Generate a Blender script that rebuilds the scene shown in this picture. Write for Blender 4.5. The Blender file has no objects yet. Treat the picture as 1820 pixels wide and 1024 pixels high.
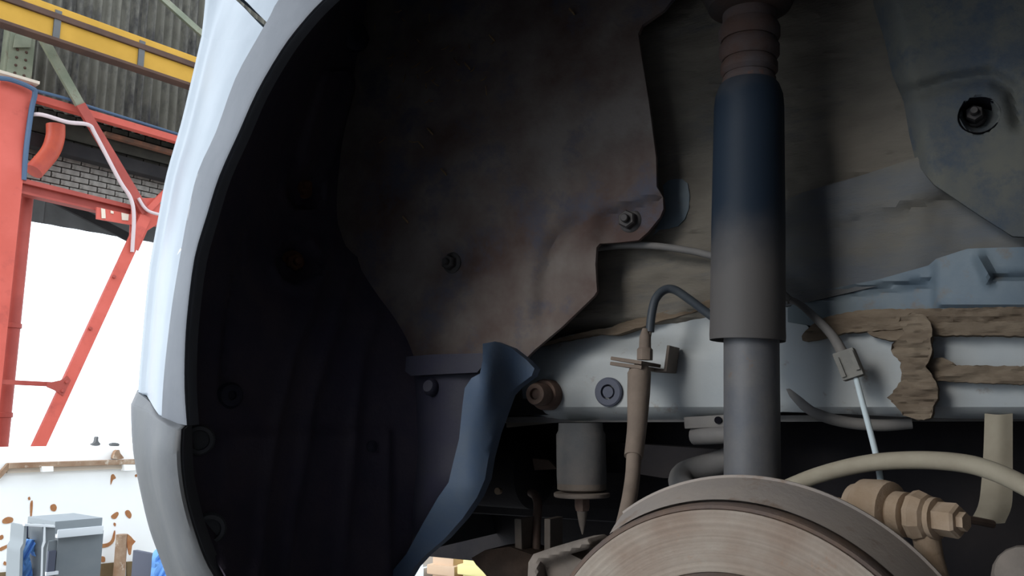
import bpy, bmesh, math, random
from mathutils import Vector, Matrix
from mathutils import noise as mnoise
from mathutils.geometry import delaunay_2d_cdt

random.seed(7)
scene = bpy.context.scene
COL = scene.collection

# ------------------------------------------------------------------ camera
F_PX, CX, CY = 1450.0, 910.0, 512.0
PSI, TH = math.radians(30.0), math.radians(9.6)
CAM = Vector((0, 0, 1.30))
cam_data = bpy.data.cameras.new('camera')
cam_data.sensor_width = 36.0
cam_data.lens = 36.0 * F_PX / 1820.0
cam_data.clip_start = 0.02
cam_data.clip_end = 200
cam = bpy.data.objects.new('camera', cam_data)
COL.objects.link(cam)
cam.location = CAM
cam.rotation_euler = (math.pi / 2 + TH, 0, PSI)
scene.camera = cam

# ------------------------------------------------------------------ world, sun, exposure
world = bpy.data.worlds.new('overcast_sky')
scene.world = world
world.use_nodes = True
bg = world.node_tree.nodes['Background']
bg.inputs['Color'].default_value = (0.82, 0.91, 1.0, 1)
bg.inputs['Strength'].default_value = 2.7

SUN_AZ, SUN_EL, SUN_E = 19.0, 24.0, 1.35
sun_data = bpy.data.lights.new('hazy_sun', 'SUN')
sun_data.energy = SUN_E
sun_data.angle = math.radians(22)
sun_data.color = (1.0, 0.95, 0.88)
sun = bpy.data.objects.new('hazy_sun', sun_data)
COL.objects.link(sun)
_az, _el = math.radians(SUN_AZ), math.radians(SUN_EL)
_sd = Vector((math.sin(_az) * math.cos(_el), math.cos(_az) * math.cos(_el), -math.sin(_el)))
sun.rotation_euler = _sd.to_track_quat('-Z', 'Y').to_euler()
sun.location = (-2, -4, 4)

vs = scene.view_settings
vs.view_transform = 'Standard'
vs.look = 'None'
vs.gamma = 1
vs.use_curve_mapping = False
vs.exposure = 0.0

# ------------------------------------------------------------------ projection helpers (photo pixel -> point on a real plane)
FW = Vector((-math.sin(PSI) * math.cos(TH), math.cos(PSI) * math.cos(TH), math.sin(TH)))
RT = Vector((math.cos(PSI), math.sin(PSI), 0))
UP = RT.cross(FW)

def ray(px, py):
    return FW + RT * ((px - CX) / F_PX) + UP * ((CY - py) / F_PX)

def P(px, py, Y):
    """point of the car at lateral depth Y"""
    d = ray(px, py)
    return CAM + d * (Y / d.y)

def to_px(p):
    q = p - CAM
    f = q.dot(FW)
    return CX + F_PX * q.dot(RT) / f, CY - F_PX * q.dot(UP) / f

_phi = math.atan((2130 - CX) / F_PX) - PSI
BU = Vector((math.sin(_phi), math.cos(_phi), 0))      # along the workshop front
BN = Vector((-math.cos(_phi), math.sin(_phi), 0))     # away from the yard

def BP(px, py, D):
    d = ray(px, py)
    return CAM + d * (D / d.dot(BN))

def V3(c):
    return c if isinstance(c, Vector) else P(*c)

def lerp(a, b, t):
    return a + (b - a) * t

def cr(pts, n=6, closed=False):
    """Catmull-Rom through vectors"""
    m = len(pts)
    if m < 2:
        return list(pts)
    out = []
    segs = m if closed else m - 1
    for i in range(segs):
        p1, p2 = pts[i], pts[(i + 1) % m]
        p0 = pts[(i - 1) % m] if (closed or i > 0) else p1 * 2 - p2
        p3 = pts[(i + 2) % m] if (closed or i + 2 < m) else p2 * 2 - p1
        for k in range(n):
            t = k / n
            out.append(0.5 * ((2 * p1) + (p2 - p0) * t + (2 * p0 - 5 * p1 + 4 * p2 - p3) * t * t
                              + (3 * p1 - p0 - 3 * p2 + p3) * t ** 3))
    if not closed:
        out.append(pts[-1].copy())
    return out

def spline1(keys, x):
    """piecewise linear lookup in [(x, v), ...]"""
    if x <= keys[0][0]:
        return keys[0][1]
    for (a, va), (b, vb) in zip(keys, keys[1:]):
        if x <= b:
            return va + (vb - va) * (x - a) / (b - a)
    return keys[-1][1]

# ------------------------------------------------------------------ materials
MATS = {}

def mat(name, c1, c2=None, scale=14.0, rough=0.75, metal=0.0, bump=0.0, bscale=90.0, c3=None, s3=40.0,
        thr3=(0.56, 0.66), thr=(0.38, 0.64), spec=0.35, stretch=(1, 1, 1), emit=None):
    m = bpy.data.materials.new(name)
    m.use_nodes = True
    nt = m.node_tree
    b = nt.nodes['Principled BSDF']
    b.inputs['Roughness'].default_value = rough
    b.inputs['Metallic'].default_value = metal
    b.inputs['Specular IOR Level'].default_value = spec
    b.inputs['Base Color'].default_value = (*c1, 1)
    tc = nt.nodes.new('ShaderNodeTexCoord')
    mp = nt.nodes.new('ShaderNodeMapping')
    mp.inputs['Scale'].default_value = stretch
    nt.links.new(tc.outputs['Object'], mp.inputs['Vector'])

    def noise(s, detail=5.0, rg=0.6):
        n = nt.nodes.new('ShaderNodeTexNoise')
        n.inputs['Scale'].default_value = s
        n.inputs['Detail'].default_value = detail
        n.inputs['Roughness'].default_value = rg
        nt.links.new(mp.outputs['Vector'], n.inputs['Vector'])
        return n

    def ramp(src, lo, hi):
        r = nt.nodes.new('ShaderNodeMapRange')
        r.inputs['From Min'].default_value = lo
        r.inputs['From Max'].default_value = hi
        r.clamp = True
        nt.links.new(src.outputs['Fac'], r.inputs['Value'])
        return r

    col = None
    if c2:
        r = ramp(noise(scale), *thr)
        mx = nt.nodes.new('ShaderNodeMix')
        mx.data_type = 'RGBA'
        mx.inputs[6].default_value = (*c1, 1)
        mx.inputs[7].default_value = (*c2, 1)
        nt.links.new(r.outputs['Result'], mx.inputs[0])
        col = mx.outputs[2]
    if c3:
        r = ramp(noise(s3, 8.0, 0.7), *thr3)
        mx = nt.nodes.new('ShaderNodeMix')
        mx.data_type = 'RGBA'
        mx.inputs[7].default_value = (*c3, 1)
        if col:
            nt.links.new(col, mx.inputs[6])
        else:
            mx.inputs[6].default_value = (*c1, 1)
        nt.links.new(r.outputs['Result'], mx.inputs[0])
        col = mx.outputs[2]
    if col:
        nt.links.new(col, b.inputs['Base Color'])
    if bump:
        bp = nt.nodes.new('ShaderNodeBump')
        bp.inputs['Strength'].default_value = bump
        bp.inputs['Distance'].default_value = 0.25 / bscale
        nt.links.new(noise(bscale, 6.0, 0.65).outputs['Fac'], bp.inputs['Height'])
        nt.links.new(bp.outputs['Normal'], b.inputs['Normal'])
    MATS[name] = m
    return m

# car
mat('paint_blue', (0.26, 0.315, 0.38), (0.29, 0.345, 0.41), 25, 0.32, 0.0, 0, spec=0.5)
mat('paint_chip', (0.80, 0.80, 0.82), rough=0.6)
mat('trim_grey', (0.145, 0.158, 0.185), (0.165, 0.178, 0.205), 30, 0.55, bump=0.15, bscale=500)
mat('bumper_grey', (0.085, 0.09, 0.10), (0.115, 0.118, 0.122), 18, 0.5, bump=0.2, bscale=420)
mat('liner_black', (0.05, 0.044, 0.07), (0.075, 0.062, 0.082), 16, 0.7, bump=0.3, bscale=120)
mat('shield_mud', (0.115, 0.078, 0.070), (0.215, 0.19, 0.175), 9, 0.95, bump=0.5, bscale=220,
    c3=(0.11, 0.11, 0.14), s3=13, thr3=(0.52, 0.66), spec=0.15)
mat('blade_grey', (0.060, 0.095, 0.160), (0.078, 0.108, 0.155), 20, 0.6, bump=0.25, bscale=300)
mat('box_dark', (0.022, 0.022, 0.042), (0.03, 0.03, 0.045), 20, 0.65, bump=0.2, bscale=200)
mat('rail_silver', (0.34, 0.37, 0.39), (0.39, 0.41, 0.415), 14, 0.55, 0.1, 0.12, 200,
    c3=(0.24, 0.20, 0.16), s3=34, thr3=(0.60, 0.72))
mat('rail_blue', (0.11, 0.15, 0.19), (0.17, 0.205, 0.225), 12, 0.55, 0.05, 0.15, 160,
    c3=(0.15, 0.13, 0.11), s3=30, thr3=(0.56, 0.7))
mat('sealer', (0.145, 0.110, 0.080), (0.215, 0.170, 0.125), 28, 0.9, bump=0.9, bscale=150, stretch=(0.5, 1, 2.2), spec=0.15)
mat('wall_mud', (0.15, 0.135, 0.115), (0.205, 0.185, 0.155), 12, 0.95, bump=0.8, bscale=170, stretch=(0.45, 1, 1.8),
    c3=(0.115, 0.115, 0.115), s3=16, thr3=(0.52, 0.68), spec=0.15)
mat('wall_slate', (0.125, 0.135, 0.150), (0.165, 0.155, 0.135), 16, 0.9, bump=0.6, bscale=170, stretch=(0.5, 1, 1.6), spec=0.2)
mat('wall_right', (0.080, 0.090, 0.100), (0.125, 0.125, 0.110), 13, 0.9, bump=0.6, bscale=190,
    c3=(0.055, 0.072, 0.10), s3=18, thr3=(0.50, 0.66), spec=0.2)
mat('void_black', (0.006, 0.006, 0.009), rough=0.9, spec=0.1)
mat('under_dark', (0.010, 0.009, 0.012), (0.020, 0.017, 0.018), 10, 0.85, bump=0.3, bscale=60)
mat('tube_black', (0.030, 0.042, 0.062), (0.045, 0.055, 0.070), 12, 0.42, 0.0, 0.1, 300, spec=0.5)
mat('tube_dust', (0.100, 0.095, 0.098), (0.12, 0.112, 0.11), 30, 0.7, 0.0, 0.15, 400)
mat('damper_body', (0.105, 0.110, 0.125), (0.15, 0.145, 0.145), 22, 0.55, 0.15, 0.2, 160, c3=(0.17, 0.12, 0.09), s3=30,
    thr3=(0.62, 0.72))
mat('bump_stop', (0.085, 0.050, 0.040), (0.085, 0.072, 0.075), 26, 0.85, bump=0.4, bscale=160, c3=(0.20, 0.075, 0.035), s3=20,
    thr3=(0.60, 0.72))
mat('mount_dark', (0.035, 0.030, 0.030), (0.06, 0.035, 0.028), 18, 0.85, bump=0.3, bscale=120)
mat('disc_face', (0.30, 0.225, 0.175), (0.40, 0.345, 0.29), 16, 0.68, 0.08, 0.35, 260, c3=(0.40, 0.20, 0.10), s3=24,
    thr3=(0.60, 0.72))
mat('disc_rust', (0.17, 0.115, 0.085), (0.13, 0.10, 0.09), 30, 0.85, 0.1, 0.5, 220)
mat('shield_steel', (0.33, 0.29, 0.265), (0.38, 0.325, 0.285), 22, 0.75, 0.1, 0.3, 200, c3=(0.23, 0.15, 0.10), s3=20,
    thr3=(0.56, 0.7))
mat('rust_tan', (0.34, 0.245, 0.165), (0.42, 0.32, 0.235), 40, 0.9, bump=0.6, bscale=200)
mat('rust_grey', (0.17, 0.145, 0.125), (0.235, 0.195, 0.165), 26, 0.85, bump=0.5, bscale=200)
mat('rust_dark', (0.075, 0.052, 0.040), (0.12, 0.082, 0.062), 24, 0.9, bump=0.5, bscale=120)
mat('hose_dusty', (0.185, 0.145, 0.118), (0.23, 0.18, 0.145), 40, 0.85, bump=0.3, bscale=260)
mat('cable_beige', (0.30, 0.26, 0.195), (0.35, 0.31, 0.235), 30, 0.75, bump=0.15, bscale=260)
mat('pipe_black', (0.045, 0.055, 0.070), (0.06, 0.07, 0.08), 40, 0.5)
mat('pipe_grey', (0.155, 0.150, 0.150), (0.19, 0.18, 0.17), 30, 0.7, bump=0.2, bscale=200)
mat('wire_pale', (0.55, 0.63, 0.66), rough=0.5)
mat('clip_grey', (0.20, 0.195, 0.18), (0.25, 0.24, 0.215), 60, 0.8, bump=0.4, bscale=250)
mat('grommet', (0.105, 0.115, 0.155), rough=0.7)
mat('bush_rubber', (0.15, 0.155, 0.16), (0.215, 0.20, 0.19), 20, 0.8, bump=0.4, bscale=160)
mat('bolt_rust', (0.15, 0.095, 0.075), (0.19, 0.135, 0.11), 60, 0.7, 0.3, 0.3, 300)
mat('bolt_dark', (0.055, 0.052, 0.055), (0.09, 0.08, 0.075), 60, 0.6, 0.3)
mat('rust_orange', (0.15, 0.065, 0.035), (0.1, 0.05, 0.03), 90, 0.9)
mat('straw', (0.34, 0.23, 0.13), rough=0.9)
# concentric scoring on the disc face: noise over the radius
m_ = MATS['disc_face']; nt = m_.node_tree; bs_ = nt.nodes['Principled BSDF']
tc_ = nt.nodes.new('ShaderNodeTexCoord'); mp_ = nt.nodes.new('ShaderNodeMapping')
mp_.inputs['Location'].default_value = (0, 0, -0.1345); mp_.inputs['Scale'].default_value = (1, 0, 1)
nt.links.new(tc_.outputs['Object'], mp_.inputs['Vector'])
ln_ = nt.nodes.new('ShaderNodeVectorMath'); ln_.operation = 'LENGTH'; nt.links.new(mp_.outputs[0], ln_.inputs[0])
n1_ = nt.nodes.new('ShaderNodeTexNoise'); n1_.noise_dimensions = '1D'; n1_.inputs['Scale'].default_value = 420; n1_.inputs['Detail'].default_value = 4
nt.links.new(ln_.outputs['Value'], n1_.inputs['W'])
r1_ = nt.nodes.new('ShaderNodeMapRange'); r1_.inputs['From Min'].default_value = 0.3; r1_.inputs['From Max'].default_value = 0.7
r1_.inputs['To Min'].default_value = 0.88; r1_.inputs['To Max'].default_value = 1.06
nt.links.new(n1_.outputs['Fac'], r1_.inputs['Value'])
src_ = bs_.inputs['Base Color'].links[0].from_socket
vm_ = nt.nodes.new('ShaderNodeVectorMath'); vm_.operation = 'SCALE'
nt.links.new(src_, vm_.inputs[0]); nt.links.new(r1_.outputs['Result'], vm_.inputs['Scale']); nt.links.new(vm_.outputs[0], bs_.inputs['Base Color'])
# settled road dust on the lower end and shoulder of the black tube
m_ = MATS['tube_black']; nt = m_.node_tree
tc_ = nt.nodes.new('ShaderNodeTexCoord'); sp_ = nt.nodes.new('ShaderNodeSeparateXYZ'); nz_ = nt.nodes.new('ShaderNodeTexNoise')
nz_.inputs['Scale'].default_value = 30; nz_.inputs['Detail'].default_value = 6
nt.links.new(tc_.outputs['Object'], sp_.inputs[0]); nt.links.new(tc_.outputs['Object'], nz_.inputs['Vector'])
ad_ = nt.nodes.new('ShaderNodeMath'); ad_.operation = 'MULTIPLY_ADD'; ad_.inputs[1].default_value = 0.05
nt.links.new(nz_.outputs['Fac'], ad_.inputs[0]); nt.links.new(sp_.outputs['Z'], ad_.inputs[2])
rp_ = nt.nodes.new('ShaderNodeValToRGB'); rp_.color_ramp.interpolation = 'EASE'
el_ = rp_.color_ramp.elements
el_[0].position = 0.075; el_[0].color = (1, 1, 1, 1); el_[1].position = 0.150; el_[1].color = (0, 0, 0, 1)
x_ = el_.new(0.235); x_.color = (0, 0, 0, 1); x_ = el_.new(0.275); x_.color = (0.55, 0.55, 0.55, 1)
nt.links.new(ad_.outputs[0], rp_.inputs[0])
mx_ = nt.nodes.new('ShaderNodeMix'); mx_.data_type = 'RGBA'
mx_.inputs[6].default_value = (0.014, 0.024, 0.040, 1); mx_.inputs[7].default_value = (0.105, 0.098, 0.096, 1)
nt.links.new(rp_.outputs[0], mx_.inputs[0])
nt.links.new(mx_.outputs[2], nt.nodes['Principled BSDF'].inputs['Base Color'])
nt.nodes['Principled BSDF'].inputs['Roughness'].default_value = 0.6
nt.nodes['Principled BSDF'].inputs['Specular IOR Level'].default_value = 0.2
# yard
mat('red_steel', (0.46, 0.075, 0.050), (0.52, 0.095, 0.068), 2.0, 0.6, c3=(0.34, 0.055, 0.04), s3=3.5, thr3=(0.55, 0.72))
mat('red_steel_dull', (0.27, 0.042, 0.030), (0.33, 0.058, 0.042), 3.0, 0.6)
mat('red_pipe', (0.50, 0.085, 0.040), (0.40, 0.06, 0.04), 4.0, 0.5)
mat('green_steel', (0.150, 0.165, 0.115), (0.21, 0.215, 0.155), 5, 0.7, c3=(0.14, 0.10, 0.07), s3=9)
mat('yellow_steel', (0.40, 0.215, 0.018), (0.46, 0.25, 0.026), 2.5, 0.65, c3=(0.30, 0.16, 0.03), s3=2.2, thr3=(0.6, 0.8))
mat('brown_and_shade_steel', (0.055, 0.030, 0.022), (0.08, 0.042, 0.028), 4, 0.8)  # paints shade on the crane beam flanges; also colours the stanchion rivets
mat('sheet_grey', (0.095, 0.088, 0.070), (0.150, 0.140, 0.115), 1.6, 0.8, c3=(0.022, 0.020, 0.022), s3=1.3, thr3=(0.46, 0.58),
    stretch=(1, 1, 0.45))
mat('sheet_dark', (0.085, 0.085, 0.085), (0.12, 0.12, 0.12), 2, 0.8)
mat('soffit', (0.030, 0.028, 0.024), (0.055, 0.05, 0.038), 2, 0.9)
mat('timber_black', (0.014, 0.013, 0.014), (0.022, 0.02, 0.02), 4, 0.9)
mat('brick_limed', (0.20, 0.185, 0.165), (0.30, 0.285, 0.255), 5, 0.9, bump=0.3, bscale=20, c3=(0.10, 0.085, 0.075), s3=4)
mat('brick_dark', (0.075, 0.07, 0.06), (0.11, 0.10, 0.085), 5, 0.9, bump=0.3, bscale=20)
mat('mortar', (0.10, 0.095, 0.085), rough=0.95)
mat('rust_gutter', (0.22, 0.10, 0.06), (0.12, 0.07, 0.05), 8, 0.9)
mat('conduit', (0.52, 0.42, 0.42), rough=0.6)
mat('cable_blue', (0.055, 0.095, 0.16), rough=0.6)
mat('cream', (0.62, 0.52, 0.42), rough=0.7)
mat('white_enamel', (0.90, 0.89, 0.86), (0.93, 0.92, 0.90), 2, 0.5)
mat('rust_strong', (0.34, 0.13, 0.05), (0.42, 0.21, 0.09), 14, 0.9)
mat('rust_brown', (0.25, 0.145, 0.085), (0.36, 0.25, 0.17), 9, 0.9, c3=(0.55, 0.47, 0.38), s3=14)
mat('olive_brown', (0.17, 0.12, 0.06), (0.12, 0.065, 0.03), 4, 0.9)
mat('crate_grey', (0.155, 0.172, 0.185), (0.175, 0.19, 0.20), 6, 0.6)
mat('crate_mid', (0.25, 0.275, 0.29), rough=0.6)
mat('crate_dark', (0.075, 0.082, 0.115), rough=0.6)
mat('edge_white', (0.72, 0.74, 0.76), rough=0.6)
mat('cloth_blue', (0.15, 0.36, 0.78), (0.22, 0.45, 0.88), 9, 0.85)
mat('cloth_navy', (0.022, 0.035, 0.12), rough=0.85)
mat('concrete', (0.34, 0.33, 0.31), (0.42, 0.41, 0.39), 1.5, 0.9, bump=0.2, bscale=20)
mat('bounce_cut_floor', (0.06, 0.06, 0.065), (0.10, 0.095, 0.095), 2.0, 0.8, bump=0.2, bscale=20)
mat('block_roof_dark', (0.05, 0.05, 0.05), (0.07, 0.065, 0.06), 1.5, 0.9)
mat('light_block_wall', (0.11, 0.105, 0.10), (0.15, 0.145, 0.135), 2.0, 0.9)
mat('bounce_wall', (0.42, 0.42, 0.46), (0.48, 0.48, 0.52), 2.0, 0.9)
mat('card_tan', (0.62, 0.44, 0.30), (0.66, 0.48, 0.34), 5, 0.85)
mat('yellow_tub', (0.80, 0.72, 0.33), rough=0.5)
mat('white_tub', (0.75, 0.8, 0.82), rough=0.5)

# ------------------------------------------------------------------ object helpers
WL = {}

def empty(name, loc, parent=None):
    o = bpy.data.objects.new(name, None)
    o.empty_display_size = 0.05
    COL.objects.link(o)
    loc = Vector(loc)
    WL[o.name] = loc
    if parent is not None:
        o.parent = parent
        o.location = loc - WL[parent.name]
    else:
        o.location = loc
    return o

def tag(o, label=None, cat=None, group=None, kind=None):
    if label: o['label'] = label
    if cat: o['category'] = cat
    if group: o['group'] = group
    if kind: o['kind'] = kind
    return o

def finish(name, verts, faces, material, parent=None, label=None, smooth=False):
    vs_ = [Vector(v) for v in verts]
    lo = Vector((min(v.x for v in vs_), min(v.y for v in vs_), min(v.z for v in vs_)))
    hi = Vector((max(v.x for v in vs_), max(v.y for v in vs_), max(v.z for v in vs_)))
    c = Vector(((lo.x + hi.x) / 2, (lo.y + hi.y) / 2, lo.z))
    me = bpy.data.meshes.new(name)
    me.from_pydata([v - c for v in vs_], [], faces)
    bm = bmesh.new()
    bm.from_mesh(me)
    bmesh.ops.recalc_face_normals(bm, faces=bm.faces)
    bm.to_mesh(me)
    bm.free()
    if smooth:
        for p in me.polygons:
            p.use_smooth = True
        if smooth != 'all':
            me.set_sharp_from_angle(angle=math.radians(smooth if smooth is not True else 40))
    me.materials.append(MATS[material])
    o = bpy.data.objects.new(name, me)
    COL.objects.link(o)
    WL[o.name] = c
    if parent is not None:
        o.parent = parent
        o.location = c - WL[parent.name]
    else:
        o.location = c
    if label:
        o['label'] = label
    return o

class MB:
    def __init__(s):
        s.v, s.f = [], []

    def add(s, v, f):
        k = len(s.v)
        s.v += [Vector(x) for x in v]
        s.f += [[i + k for i in q] for q in f]
        return s

    def box(s, c, ax, ay, az, bev=0.0):
        """centre + three half-axis vectors"""
        c = Vector(c)
        if bev <= 0:
            v = [c + ax * i + ay * j + az * k for i in (-1, 1) for j in (-1, 1) for k in (-1, 1)]
            f = [(0, 1, 3, 2), (4, 6, 7, 5), (0, 4, 5, 1), (2, 3, 7, 6), (0, 2, 6, 4), (1, 5, 7, 3)]
            return s.add(v, f)
        bm = bmesh.new()
        vv = [bm.verts.new(c + ax * i + ay * j + az * k) for i in (-1, 1) for j in (-1, 1) for k in (-1, 1)]
        for q in [(0, 1, 3, 2), (4, 6, 7, 5), (0, 4, 5, 1), (2, 3, 7, 6), (0, 2, 6, 4), (1, 5, 7, 3)]:
            bm.faces.new([vv[i] for i in q])
        bmesh.ops.bevel(bm, geom=bm.edges[:], offset=bev, segments=2, profile=0.7, affect='EDGES')
        bm.verts.index_update()
        r = s.add([x.co for x in bm.verts], [[x.index for x in q.verts] for q in bm.faces])
        bm.free()
        return r

    def abox(s, lo, hi, bev=0.0):
        lo, hi = Vector(lo), Vector(hi)
        h = (hi - lo) / 2
        return s.box((lo + hi) / 2, Vector((h.x, 0, 0)), Vector((0, h.y, 0)), Vector((0, 0, h.z)), bev)

    def tube(s, pts, r, sides=12, n=6, caps=True, smooth=True):
        pts = [Vector(p) for p in pts]
        rs = r if isinstance(r, (list, tuple)) else None
        path = cr(pts, n) if smooth and len(pts) > 2 else pts
        m = len(path)
        prev = None
        rings = []
        for i, p in enumerate(path):
            t = (path[min(i + 1, m - 1)] - path[max(i - 1, 0)]).normalized()
            if prev is None:
                a = Vector((0, 0, 1)) if abs(t.z) < 0.8 else Vector((1, 0, 0))
                u = t.cross(a).normalized()
            else:
                u = (prev - t * prev.dot(t)).normalized()
            prev = u
            w = t.cross(u)
            if rs:
                x = i / (m - 1) * (len(rs) - 1)
                k = min(int(x), len(rs) - 2)
                rad = rs[k] + (rs[k + 1] - rs[k]) * (x - k)
            else:
                rad = r
            rings.append([p + (u * math.cos(6.28318 * j / sides) + w * math.sin(6.28318 * j / sides)) * rad for j in range(sides)])
        v = [x for g in rings for x in g]
        f = []
        for i in range(m - 1):
            for j in range(sides):
                f.append((i * sides + j, i * sides + (j + 1) % sides, (i + 1) * sides + (j + 1) % sides, (i + 1) * sides + j))
        if caps:
            f.append(tuple(range(sides))[::-1])
            f.append(tuple((m - 1) * sides + j for j in range(sides)))
        return s.add(v, f)

    def lathe(s, prof, o, axis, sides=40, a0=0.0, a1=None, ref=None, closed_ends=True):
        """prof: [(radius, height along axis)]"""
        o, axis = Vector(o), Vector(axis).normalized()
        a = Vector(ref) if ref else (Vector((0, 0, 1)) if abs(axis.z) < 0.8 else Vector((1, 0, 0)))
        u = (a - axis * a.dot(axis)).normalized()
        w = axis.cross(u)
        full = a1 is None
        cnt = sides if full else sides + 1
        v, f = [], []
        for r, h in prof:
            for j in range(cnt):
                t = 2 * math.pi * j / sides if full else a0 + (a1 - a0) * j / sides
                v.append(o + axis * h + (u * math.cos(t) + w * math.sin(t)) * r)
        for i in range(len(prof) - 1):
            for j in range(sides):
                j2 = (j + 1) % cnt if full else j + 1
                f.append((i * cnt + j, i * cnt + j2, (i + 1) * cnt + j2, (i + 1) * cnt + j))
        if full and closed_ends:
            if prof[0][0] > 1e-6: f.append(tuple(range(cnt))[::-1])
            if prof[-1][0] > 1e-6: f.append(tuple((len(prof) - 1) * cnt + j for j in range(cnt)))
        return s.add(v, f)

    def build(s, name, material, parent=None, label=None, smooth=False):
        return finish(name, s.v, s.f, material, parent, label, smooth)

def patch(name, rows, material, parent, nu=5, nv=5, thick=0.003, disp=None, label=None, inward=Vector((0, 1, 0)), smooth='all'):
    """smooth sheet through a grid of control points, given real thickness along `inward`"""
    R = [cr([V3(c) for c in r], nu) for r in rows]
    cols = list(zip(*R))
    C = [cr(list(c), nv) for c in cols]
    w, h = len(C), len(C[0])
    v = [C[i][j] for j in range(h) for i in range(w)]
    if disp:
        v = [p + disp(p) for p in v]
    k = len(v)
    v = v + [p + inward * thick for p in v]
    f = []
    for j in range(h - 1):
        for i in range(w - 1):
            a = j * w + i
            f.append((a, a + 1, a + w + 1, a + w))
            f.append((k + a, k + a + w, k + a + w + 1, k + a + 1))
    rim = [i for i in range(w)] + [j * w + w - 1 for j in range(1, h)] + [(h - 1) * w + i for i in range(w - 2, -1, -1)] + \
          [j * w for j in range(h - 2, 0, -1)]
    for a, b in zip(rim, rim[1:] + rim[:1]):
        f.append((a, b, k + b, k + a))
    return finish(name, v, f, material, parent, label, smooth=50 if smooth == 'all' else smooth)

def plate(name, outline, Y, material, parent, thick=0.003, step=14, round_n=0, label=None, mapf=None, back=Vector((0, 1, 0)),
          jit=0.0, ang=35):
    """sheet cut to an outline, with depth function Y(x, y) and real thickness"""
    pts = [Vector((x, y)) for x, y in outline]
    if round_n:
        pts = cr(pts, round_n, closed=True)
    # densify the edge
    dense = []
    for a, b in zip(pts, pts[1:] + pts[:1]):
        n = max(1, int((b - a).length / (step * 1.2)))
        for k in range(n):
            dense.append(a + (b - a) * k / n)
    if jit:
        dense = [p + Vector((random.uniform(-jit, jit), random.uniform(-jit, jit))) for p in dense]
    pts = dense
    nb = len(pts)
    lox, hix = min(p.x for p in pts), max(p.x for p in pts)
    loy, hiy = min(p.y for p in pts), max(p.y for p in pts)

    def inside(x, y):
        c = False
        for a, b in zip(pts, pts[1:] + pts[:1]):
            if (a.y > y) != (b.y > y) and x < (b.x - a.x) * (y - a.y) / (b.y - a.y) + a.x:
                c = not c
        return c
    inner = []
    y = loy + step / 2
    row = 0
    while y < hiy:
        x = lox + step / 2 + (row % 2) * step / 2
        while x < hix:
            if inside(x, y) and min((p.x - x) ** 2 + (p.y - y) ** 2 for p in pts) > (0.45 * step) ** 2:
                inner.append(Vector((x, y)))
            x += step
        y += step * 0.87
        row += 1
    allp = pts + inner
    res = delaunay_2d_cdt(allp, [(i, (i + 1) % nb) for i in range(nb)], [], 1, 1e-5)
    vco, edges, faces = res[0], res[1], res[2]
    yf = Y if callable(Y) else (lambda x, y: Y)
    mp = mapf or (lambda x, y: P(x, y, yf(x, y)))
    v = [mp(p.x, p.y) for p in vco]
    faces = [tuple(q) for q in faces]
    k = len(v)
    cnt = {}
    for q in faces:
        for a, b in zip(q, q[1:] + q[:1]):
            cnt[(a, b)] = 1
    rim = [(a, b) for (a, b) in cnt if (b, a) not in cnt]
    v = v + [p + back * thick for p in v]
    f = list(faces) + [tuple(i + k for i in q[::-1]) for q in faces] + [(b, a, a + k, b + k) for a, b in rim]
    return finish(name, v, f, material, parent, label, smooth=ang)

def gauss(x, y, cx, cy, rx, ry=None):
    ry = ry or rx
    return math.exp(-((x - cx) / rx) ** 2 - ((y - cy) / ry) ** 2)

def sstep(a, b, x):
    t = min(1, max(0, (x - a) / (b - a)))
    return t * t * (3 - 2 * t)

def seg_dist(x, y, poly):
    best = 1e9
    for (ax, ay), (bx, by) in zip(poly, poly[1:]):
        dx, dy = bx - ax, by - ay
        t = max(0, min(1, ((x - ax) * dx + (y - ay) * dy) / (dx * dx + dy * dy)))
        best = min(best, math.hypot(x - ax - dx * t, y - ay - dy * t))
    return best

YF = 0.46          # outer skin of the car side
H = CAM.z

# ================================================================== SETTING
ground = MB().abox((-40, -20, -0.12), (25, 40, 0.0)).build('floor', 'concrete')
tag(ground, 'pale concrete yard ground', kind='structure')
bay = MB().abox((-2.6, -2.6, 0.0), (2.6, 6.5, 0.012)).build('floor_added', 'bounce_cut_floor')  # unseen slab added to cut light bounced up into the arch
tag(bay, 'dark slab added under the car to cut bounced light', kind='structure')
roof = MB().abox((-2.0, -1.9, 3.2), (3.0, 6.5, 3.35)).build('light_block_roof', 'block_roof_dark')  # unseen roof added to keep high sky light out of the arch
tag(roof, 'dark roof added above the car to block sky light', kind='structure')
wr = MB().abox((2.6, -1.7, 0.0), (2.8, 6.5, 3.2)).build('wall_right', 'light_block_wall')  # unseen wall added to block light from the right
tag(wr, 'dark wall added to block light from the right', kind='structure')
wf = MB().abox((-0.75, -1.9, 0.0), (2.8, -1.7, 3.2)).build('light_wall', 'bounce_wall')  # unseen wall added to block frontal light, pale to bounce soft fill
tag(wf, 'pale wall added to block front light and bounce soft fill', kind='structure')

# ================================================================== WORKSHOP FRONT
DW = 10.25
def bvec(p):  # (along wall, height)
    return p.dot(BU), p.z
def BW(s, z, D):
    return BU * s + BN * D + Vector((0, 0, z))
n_out = -BN

def bar(mb, p1, p2, w, t, bev=0.0, ext=0.0, far=0.0):
    p1, p2 = Vector(p1), Vector(p2)
    d = (p2 - p1).normalized()
    p2 = p2 + d * far
    p1, p2 = p1 - d * ext, p2 + d * ext
    side = d.cross(BN).normalized()
    return mb.box((p1 + p2) / 2, d * ((p2 - p1).length / 2), side * (w / 2), side.cross(d).normalized() * (t / 2), bev)

wall_left = empty('wall_left', BW(bvec(BP(150, 100, DW))[0], 0, DW))
tag(wall_left, 'grimy corrugated upper wall of the workshop', kind='structure')
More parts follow.
